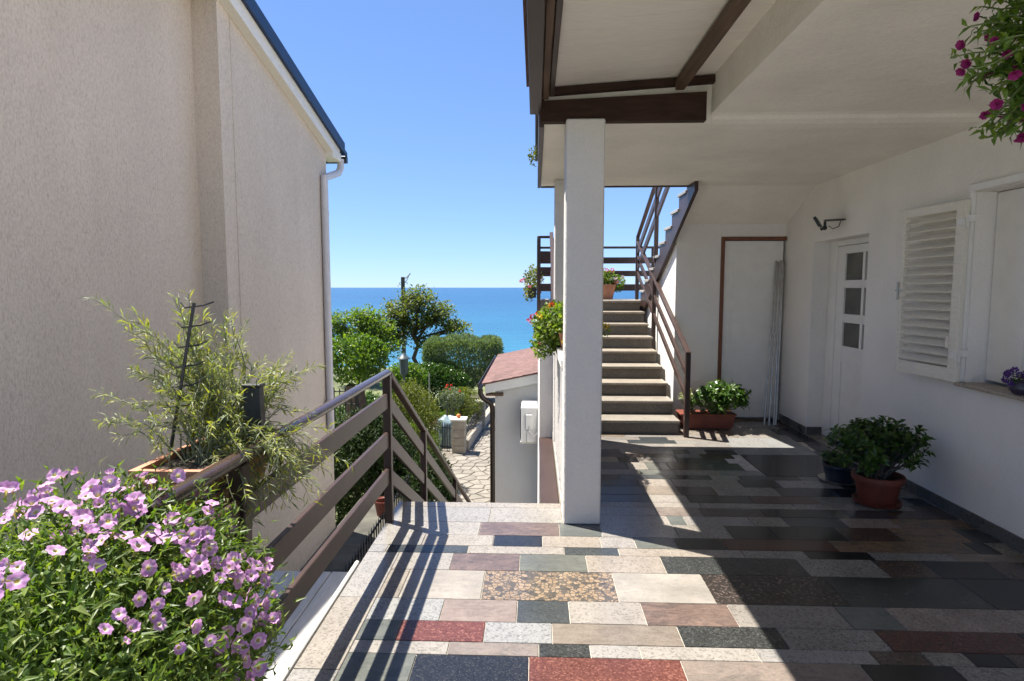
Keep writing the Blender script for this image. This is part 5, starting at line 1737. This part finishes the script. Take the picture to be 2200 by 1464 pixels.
for i in range(1, 18):
    t = i / 18
    m = MB()
    m.tube([(-1.80 + 0.15 * t, 15.40 + 2.32 * t, GZ + 0.28), (-1.80 + 0.15 * t, 15.40 + 2.32 * t, GZ + 0.49 + 0.16 * math.sin(math.pi * t))], 0.008, 5)
    m.build('fence_bar', M['iron'], lw)
# iron gate between the piers
gt = thing('iron_gate', 'black iron bar gate beside the stone pier', 'gate', (-2.4, 15.3, GZ))
m = MB()
for z in (0.12, 0.62):
    m.tube([(-2.67, 15.45, GZ + z), (-2.12, 15.25, GZ + z)], 0.014, 6)
m.build('cross_rail', M['iron'], gt)
for i in range(9):
    t = i / 8
    m = MB()
    m.tube([(-2.66 + 0.53 * t, 15.445 - 0.19 * t, GZ + 0.04), (-2.66 + 0.53 * t, 15.445 - 0.19 * t, GZ + 0.66 + 0.10 * math.sin(math.pi * t))], 0.010, 5)
    m.build('bar', M['iron'], gt)
# crumpled plastic sheet over a bin
m = MB()
nv, nu = 14, 22
vs, fs = [], []
for i in range(nv + 1):
    for k in range(nu):
        t = 2 * math.pi * k / nu
        f = i / nv
        r = (0.02 + 0.27 * min(1, f * 3.2)) * (1 + 0.07 * math.sin(5 * t + 6 * f) + 0.06 * math.sin(9 * t - 9 * f + 1))
        z = 0.80 - 0.75 * max(0, (f - 0.28)) / 0.72 - 0.10 * min(1, f * 3.2) ** 2 + 0.04 * math.sin(3 * t + 8 * f) * (f > 0.05)
        vs.append((-2.34 + r * math.cos(t) * 0.95, 15.85 + r * math.sin(t), GZ + max(0.0, z)))
for i in range(nv):
    for k in range(nu):
        a, b = i * nu + k, i * nu + (k + 1) % nu
        fs.append((a, a + nu, b + nu, b))
m.add(vs, fs)
tag(m.build('plastic_sheet', M['tarp'], None, True, origin=(-2.34, 15.85, GZ)), 'crumpled blue-grey plastic sheet behind the iron gate', 'plastic sheet')

# raised bed and picket fence in the alley below the railing
m = MB()
m.box(-2.80, -1.90, 3.0, 9.4, GZ, -1.85)
tag(m.build('raised_bed', M['concrete_dark']), 'shaded concrete raised bed at the foot of the stuccoed house', 'planter')
pf = thing('picket_fence', 'low black iron picket fence on the shaded raised bed', 'fence', (-1.98, 7.0, -1.85))
for y in np.arange(4.6, 9.3, 0.11):
    m = MB()
    m.tube([(-1.97, y, -1.85), (-1.97, y, -1.42), (-1.97, y, -1.36)], [0.009, 0.009, 0.002], 5)
    m.build('picket', M['iron'], pf)
for z in (-1.78, -1.46):
    m = MB()
    m.bar((-1.985, 4.55, z), (-1.985, 9.3, z), 0.012, 0.03)
    m.build('fence_rail', M['iron'], pf)
m = MB()
m.lathe([(0.10, -1.85), (0.14, -1.62), (0.15, -1.62), (0.12, -1.64)], -2.25, 8.7, 20)
tag(m.build('flower_pot', M['terracotta'], None, True, origin=(-2.25, 8.7, -1.85)), 'round terracotta pot standing in the shaded raised bed', 'pot')

# ---------------------------------------------------------------- garden vegetation
def shrub(name, label, c, r, n, L, Wd, mat, base_z=GZ, cat='shrub', group=None, inner=0.55, spread=0.6, up=0.5, trunk=True, lumps=6, trunks=3):
    t = thing(name, label, cat, (c[0], c[1], base_z), group)
    P_, N_ = [], []
    p, nr = ell_points(c, r, int(n * 0.6), inner)
    P_.append(p); N_.append(nr)
    for k in range(lumps):
        d = rdir(1)[0]
        d[2] = abs(d[2]) * 0.9
        lc = np.array(c) + d * np.array(r) * 0.72
        lr = np.array(r) * random.uniform(0.32, 0.48)
        p, nr = ell_points(lc, lr, int(n * 0.4 / lumps), inner)
        P_.append(p); N_.append(nr)
    p, nr = np.concatenate(P_), np.concatenate(N_)
    ok = p[:, 2] > base_z
    p, nr = p[ok], nr[ok]
    d = nr * 0.6 + RNG.normal(size=p.shape) * spread + np.array([0, 0, up])
    V, F = leaves(p, d, nr + RNG.normal(size=p.shape) * 0.5 + np.array([0, 0, 0.5]), RNG.uniform(L * 0.6, L * 1.15, len(p)), RNG.uniform(Wd * 0.7, Wd * 1.1, len(p)), 0.15, 0.15, 0.5)
    raw('crown', V, F, mat, t)
    if trunk:
        m = MB()
        for k in range(trunks):
            e = np.array(c) + rdir(1)[0] * np.array(r) * 0.4
            m.tube(curve_pts((c[0] + random.uniform(-.08, .08), c[1] + random.uniform(-.08, .08), base_z), e, (0, 0, 0), 5, 0.03), [0.05, 0.045, 0.035, 0.025, 0.012], 6, False)
        m.build('trunk', M['bark_grey'], t)
    return t

def tree(name, label, base, top, blobs, n_clump, per, L, Wd, mat, bark, trunk_r, clump_r, seed, bottom_bare=0.4):
    t = thing(name, label, 'tree', base)
    m = MB()
    base, top = np.array(base), np.array(top)
    rr_ = np.random.default_rng(seed)
    tp = [base + (top - base) * s + rr_.normal(size=3) * trunk_r * 0.8 * (0 < s < 1) for s in np.linspace(0, 1, 7)]
    m.tube(tp, [trunk_r * (1 - 0.6 * s) for s in np.linspace(0, 1, 7)], 8, False)
    P_, N_ = [], []
    for (c, r, w) in blobs:
        c, r = np.array(c), np.array(r)
        hub = c - np.array([0, 0, r[2] * 0.25])
        j = tp[3] + (tp[6] - tp[3]) * rr_.random()
        limb = curve_pts(j, hub, (0, 0, r[2] * 0.15), 6, 0.05)
        m.tube(limb, [trunk_r * 0.5 * (1 - 0.12 * i) for i in range(6)], 6, False)
        for k in range(int(n_clump * w)):
            d = unit(rr_.normal(size=3))
            q = c + d * r * rr_.random() ** 0.4
            s0 = limb[2 + int(rr_.random() * 4)]
            tw_ = curve_pts(s0, q, (0, 0, 0.05), 4, 0.04)
            m.tube(tw_, [trunk_r * 0.16, trunk_r * 0.12, trunk_r * 0.08, trunk_r * 0.04], 4, False)
            pts = q + rr_.normal(size=(per, 3)) * clump_r * np.array([1, 1, 0.7])
            P_.append(pts)
            N_.append(unit(pts - q + np.array([0, 0, 0.02])))
    m.build('trunk', bark, t)
    p, nr = np.concatenate(P_), np.concatenate(N_)
    d = nr + RNG.normal(size=p.shape) * 0.5 + np.array([0, 0, 0.15])
    V, F = leaves(p, d, RNG.normal(size=p.shape) * 0.6 + np.array([0, 0, 1.0]), RNG.uniform(L * 0.6, L * 1.15, len(p)), RNG.uniform(Wd * 0.7, Wd * 1.1, len(p)), 0.12, 0.15, 0.5)
    raw('crown', V, F, mat, t)
    return t

tree('broadleaf_tree', 'spreading olive-brown tree with dark trunk against the sea', (-5.6, 28, GZ), (-5.55, 28, 0.2),
     [((-5.4, 28, 0.95), (0.95, 0.9, 0.55), 1.0), ((-6.4, 28, 0.35), (0.8, 0.9, 0.55), 0.9), ((-4.5, 28, 0.30), (0.75, 0.8, 0.6), 0.8), ((-3.8, 28, -0.35), (0.65, 0.6, 0.30), 0.6), ((-5.5, 28, -0.1), (1.0, 0.9, 0.5), 0.7), ((-6.6, 27.8, -0.7), (0.9, 0.8, 0.6), 0.9), ((-7.3, 27.5, -0.35), (0.8, 0.7, 0.5), 0.8), ((-4.9, 27.6, -0.9), (0.6, 0.6, 0.4), 0.4)],
     75, 16, 0.17, 0.10, L_TREE, M['bark'], 0.13, 0.14, 21)
tree('broadleaf_tree', 'fresh green tree beside the stuccoed house', (-7.9, 26.5, GZ), (-7.8, 26.5, -0.8),
     [((-7.4, 26, 0.15), (0.7, 0.8, 0.5), 1.0), ((-8.6, 26, -0.1), (0.6, 0.7, 0.45), 0.9), ((-7.9, 26, -0.6), (1.1, 0.9, 0.5), 1.0), ((-6.7, 25.8, -0.35), (0.6, 0.6, 0.45), 0.6), ((-6.6, 25.5, -1.1), (0.9, 0.8, 0.5), 0.8)],
     70, 15, 0.16, 0.095, L_TREE2, M['bark'], 0.10, 0.15, 22)
# clipped olive
ol = thing('clipped_olive', 'clipped box-shaped grey-green olive tree behind the outbuilding', 'tree', (-2.62, 22, GZ))
n = 30000
u = RNG.uniform(-1, 1, (n, 3))
ax = RNG.integers(0, 3, n)
k = np.where(RNG.random(n) < 0.85, 1.0, RNG.random(n))
sgn = np.sign(u[np.arange(n), ax])
u[np.arange(n), ax] = sgn * (0.45 + 0.55 * RNG.random(n) ** 0.45)
nrm = unit(u ** 7 * 1.0)
lim = (np.abs(u) ** 6).sum(1) ** (1 / 6)
u = u / np.maximum(1.0, lim)[:, None]
p = np.array((-2.62, 22.0, -1.13)) + u * np.array([1.36, 1.1, 0.80])
p[:, 2] += 0.05 * np.sin(p[:, 0] * 4) + 0.04 * np.sin(p[:, 0] * 9 + p[:, 1] * 3)
d = nrm * 0.5 + RNG.normal(size=p.shape) * 0.35 + np.array([0, 0, 0.6])
V, F = leaves(p, d, nrm + RNG.normal(size=p.shape) * 0.6, RNG.uniform(0.09, 0.18, n), RNG.uniform(0.022, 0.038, n), 0.1, 0.1, 0.5)
raw('crown', V, F, L_OLIVE, ol)
m = MB()
for k in range(6):
    e = (-2.62 + random.uniform(-0.9, 0.9), 22 + random.uniform(-.4, .4), -1.4)
    m.tube(curve_pts((-2.75 + random.uniform(-.15, .15), 22 + random.uniform(-.1, .1), GZ), e, (0, 0, -0.2), 6, 0.05), [0.10, 0.08, 0.07, 0.06, 0.04, 0.02], 7, False)
m.build('trunk', M['bark_grey'], ol)

L_CON = leaf_mat('shade_dark_conifer_leaf', [(0.012, 0.026, 0.007), (0.022, 0.042, 0.010), (0.036, 0.062, 0.014)], 0.15, 0.6, 0.2)  # leaf colours darkened to stand in for shade on the sunlit hedge and shrub
shrub('shrub', 'tall yellow-green bush behind the sloping stair railing', (-2.62, 12.6, -1.55), (0.62, 0.6, 1.05), 9000, 0.075, 0.022, L_YEL)
shrub('shrub', 'rounded yellow-green bush between lawn and stone pier', (-2.12, 17.6, -1.98), (0.58, 0.7, 0.58), 6000, 0.065, 0.030, L_YEL)
shrub('shrub', 'small green bush next to the plastic sheet', (-2.75, 14.6, -2.35), (0.38, 0.4, 0.48), 2500, 0.07, 0.03, L_BRIGHT)
shrub('rose_bush', 'pale grey-green rose bush with orange blooms by the lawn', (-2.38, 16.9, -1.62), (0.36, 0.35, 0.33), 900, 0.08, 0.05, L_ROSE)
rb = bpy.data.objects['rose_bush']
for k in range(5):
    place(CL_RED, 'flower_head', rb, (-2.38 + random.uniform(-.25, .3), 16.7 + random.uniform(-.2, .2), -1.35 + random.uniform(0, .22)), (0, -0.5, 1), 1.0)
shrub('hedge', 'dark leafy hedge across the garden behind the lamp', (-3.6, 20.6, -1.95), (1.5, 0.5, 0.85), 9000, 0.10, 0.06, L_DARK, cat='hedge', lumps=9)
shrub('shrub', 'bright green leafy bush just behind the lantern', (-4.25, 19.3, -1.45), (0.75, 0.6, 0.55), 3500, 0.10, 0.055, L_BRIGHT)
shrub('shrub', 'fresh green low bush in front of the clipped olive', (-3.3, 21.2, -1.35), (0.7, 0.4, 0.30), 1800, 0.09, 0.05, L_BRIGHT)
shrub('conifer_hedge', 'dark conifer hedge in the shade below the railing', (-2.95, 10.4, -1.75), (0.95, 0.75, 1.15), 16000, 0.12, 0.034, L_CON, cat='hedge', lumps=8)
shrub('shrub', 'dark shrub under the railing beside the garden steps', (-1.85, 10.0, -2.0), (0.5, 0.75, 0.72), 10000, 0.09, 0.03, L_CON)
shrub('shrub', 'reddish low plant at the corner of the stuccoed house', (-3.55, 12.2, -1.25), (0.45, 0.4, 0.22), 1400, 0.06, 0.03, leaf_mat('reddish_leaf', [(0.16, 0.07, 0.03), (0.24, 0.12, 0.06), (0.10, 0.11, 0.03), (0.3, 0.2, 0.12)], 0.3))
shrub('flower_bed', 'patch of purple and pink flowers at the edge of the lawn', (-2.78, 17.3, -2.45), (0.28, 0.4, 0.16), 900, 0.06, 0.04, leaf_mat('purple_bloom', [(0.12, 0.05, 0.14), (0.28, 0.08, 0.14), (0.10, 0.12, 0.04), (0.22, 0.12, 0.25)], 0.3), cat='flowers', trunk=False)
shrub('shrub', 'dark green bush around the foot of the ivy trunk', (-4.2, 14.4, -1.75), (1.0, 0.5, 0.75), 5000, 0.10, 0.05, L_DARK)
# ivy covered stump
iv = shrub('ivy_tree', 'thick old trunk topped with glossy ivy beside the stuccoed house', (-3.95, 13.0, -0.05), (0.72, 0.6, 0.55), 3600, 0.11, 0.065, L_BRIGHT, cat='tree', trunk=False)
m = MB()
tp = [(-3.95 + 0.02 * math.sin(i * 2), 13.0, GZ + i * 0.42) for i in range(6)]
vs, fs = [], []
for i, q in enumerate(tp):
    for k in range(20):
        t = 2 * math.pi * k / 20
        r = (0.33 - 0.03 * i) * (1 + 0.10 * math.sin(5 * t + i * .3) + 0.05 * math.sin(11 * t - i))
        vs.append((q[0] + r * math.cos(t), q[1] + r * math.sin(t), q[2]))
for i in range(5):
    for k in range(20):
        a, b = i * 20 + k, i * 20 + (k + 1) % 20
        fs.append((a, b, b + 20, a + 20))
m.add(vs, fs)
m.build('trunk', M['bark'], iv, True)
# iron grille by the house corner
gr = thing('iron_grille', 'black iron garden grille beside the ivy trunk', 'fence', (-3.9, 11.6, GZ))
for i in range(6):
    x = -4.05 + i * 0.11
    m = MB()
    m.tube([(x, 11.6, GZ), (x, 11.6, -0.45 + 0.03 * (i % 2))], 0.012, 5)
    m.build('bar', M['iron'], gr)
for z in (-1.4, -0.75, -0.5):
    m = MB()
    m.tube([(-4.1, 11.6, z), (-3.45, 11.6, z)], 0.014, 5)
    m.build('cross_rail', M['iron'], gr)
m = MB()
m.box(-3.52, -3.46, 11.57, 11.63, GZ, -0.38, 0.005)
m.build('post', M['iron'], gr)
# lawn
n = 24000
p = np.stack([RNG.uniform(-4.4, -2.2, n), RNG.uniform(16.2, 20.4, n), np.full(n, GZ + 0.02)], 1)
V, F = leaves(p, RNG.normal(size=p.shape) * 0.35 + np.array([0, 0, 1]), RNG.normal(size=p.shape), RNG.uniform(0.05, 0.10, n), RNG.uniform(0.010, 0.02, n), 0.1, 0.2, 0.4)
lo = raw('lawn', V, F, L_GRASS, kind='stuff', label='bright green lawn patch between the bushes', category='grass')
m = MB()
m.add([(-4.5, 16.0, GZ + 0.012), (-2.1, 16.0, GZ + 0.012), (-2.1, 20.6, GZ + 0.012), (-4.5, 20.6, GZ + 0.012)], [(0, 1, 2, 3)])
m.build('lawn_soil', plain('lawn_soil', (0.05, 0.09, 0.02), 0.95, var=0.4), kind='structure', label='soil under the lawn')
m = MB()
m.prism([(-2.66, 16.45), (-2.50, 16.45), (-2.48, 16.75), (-2.64, 16.8)], 'z', GZ, GZ + 0.5)
tag(m.build('marker_stone', M['cap']), 'white stone block at the edge of the flower bed', 'stone')

# lantern on post
ln = thing('garden_lantern', 'grey-green lantern with wide cap on a garden post', 'lamp', (-3.74, 17, GZ))
m = MB()
m.tube([(-3.74, 17, GZ), (-3.74, 17, -0.98)], 0.035, 10)
m.build('post', M['lamp_green'], ln, True)
m = MB()
m.lathe([(0.001, -0.985), (0.06, -0.98), (0.10, -0.93), (0.115, -0.92), (0.13, -0.52), (0.14, -0.50), (0.001, -0.50)], -3.74, 17, 6)
m.build('lantern_body', M['lamp_green'], ln)
m = MB()
m.lathe([(0.20, -0.50), (0.195, -0.485), (0.13, -0.44), (0.08, -0.39), (0.05, -0.36), (0.03, -0.33), (0.001, -0.325), (0.001, -0.50), (0.20, -0.50)], -3.74, 17, 20)
m.build('cap', M['gutter_white'] if False else M['lamp_green'], ln, True)
# thin metal clothes post
m = MB()
m.tube([(-3.3, 18.6, GZ), (-3.3, 18.6, -1.15)], 0.022, 8)
tag(m.build('thin_post', M['steel'], None, True, origin=(-3.3, 18.6, GZ)), 'thin grey metal post before the dark hedge', 'post')
# utility pole
up_ = thing('utility_pole', 'grey utility pole with angled bracket rising above the trees', 'pole', (-7.45, 34, GZ - 0.3))
m = MB()
m.box(-7.55, -7.36, 33.9, 34.1, GZ - 0.3, 2.12, 0.02)
m.build('shaft', M['concrete_dark'], up_)
m = MB()
m.tube([(-7.42, 34, 2.0), (-7.2, 34, 2.12), (-7.02, 34, 2.32)], 0.035, 6)
m.tube([(-7.42, 34, 1.72), (-7.22, 34, 1.95), (-7.12, 34, 2.18)], 0.022, 6)
m.build('bracket', M['steel'], up_, True)
m = MB()
for dx, dz_ in ((-0.28, 1.65), (0.24, 1.78), (-0.2, 1.78)):
    m.tube([(-7.45, 34, dz_ + 0.05), (-7.45 + dx, 34, dz_ + 0.02), (-7.45 + dx, 34, dz_ - 0.08)], 0.02, 6)
m.build('insulator', M['steel'], up_, True)
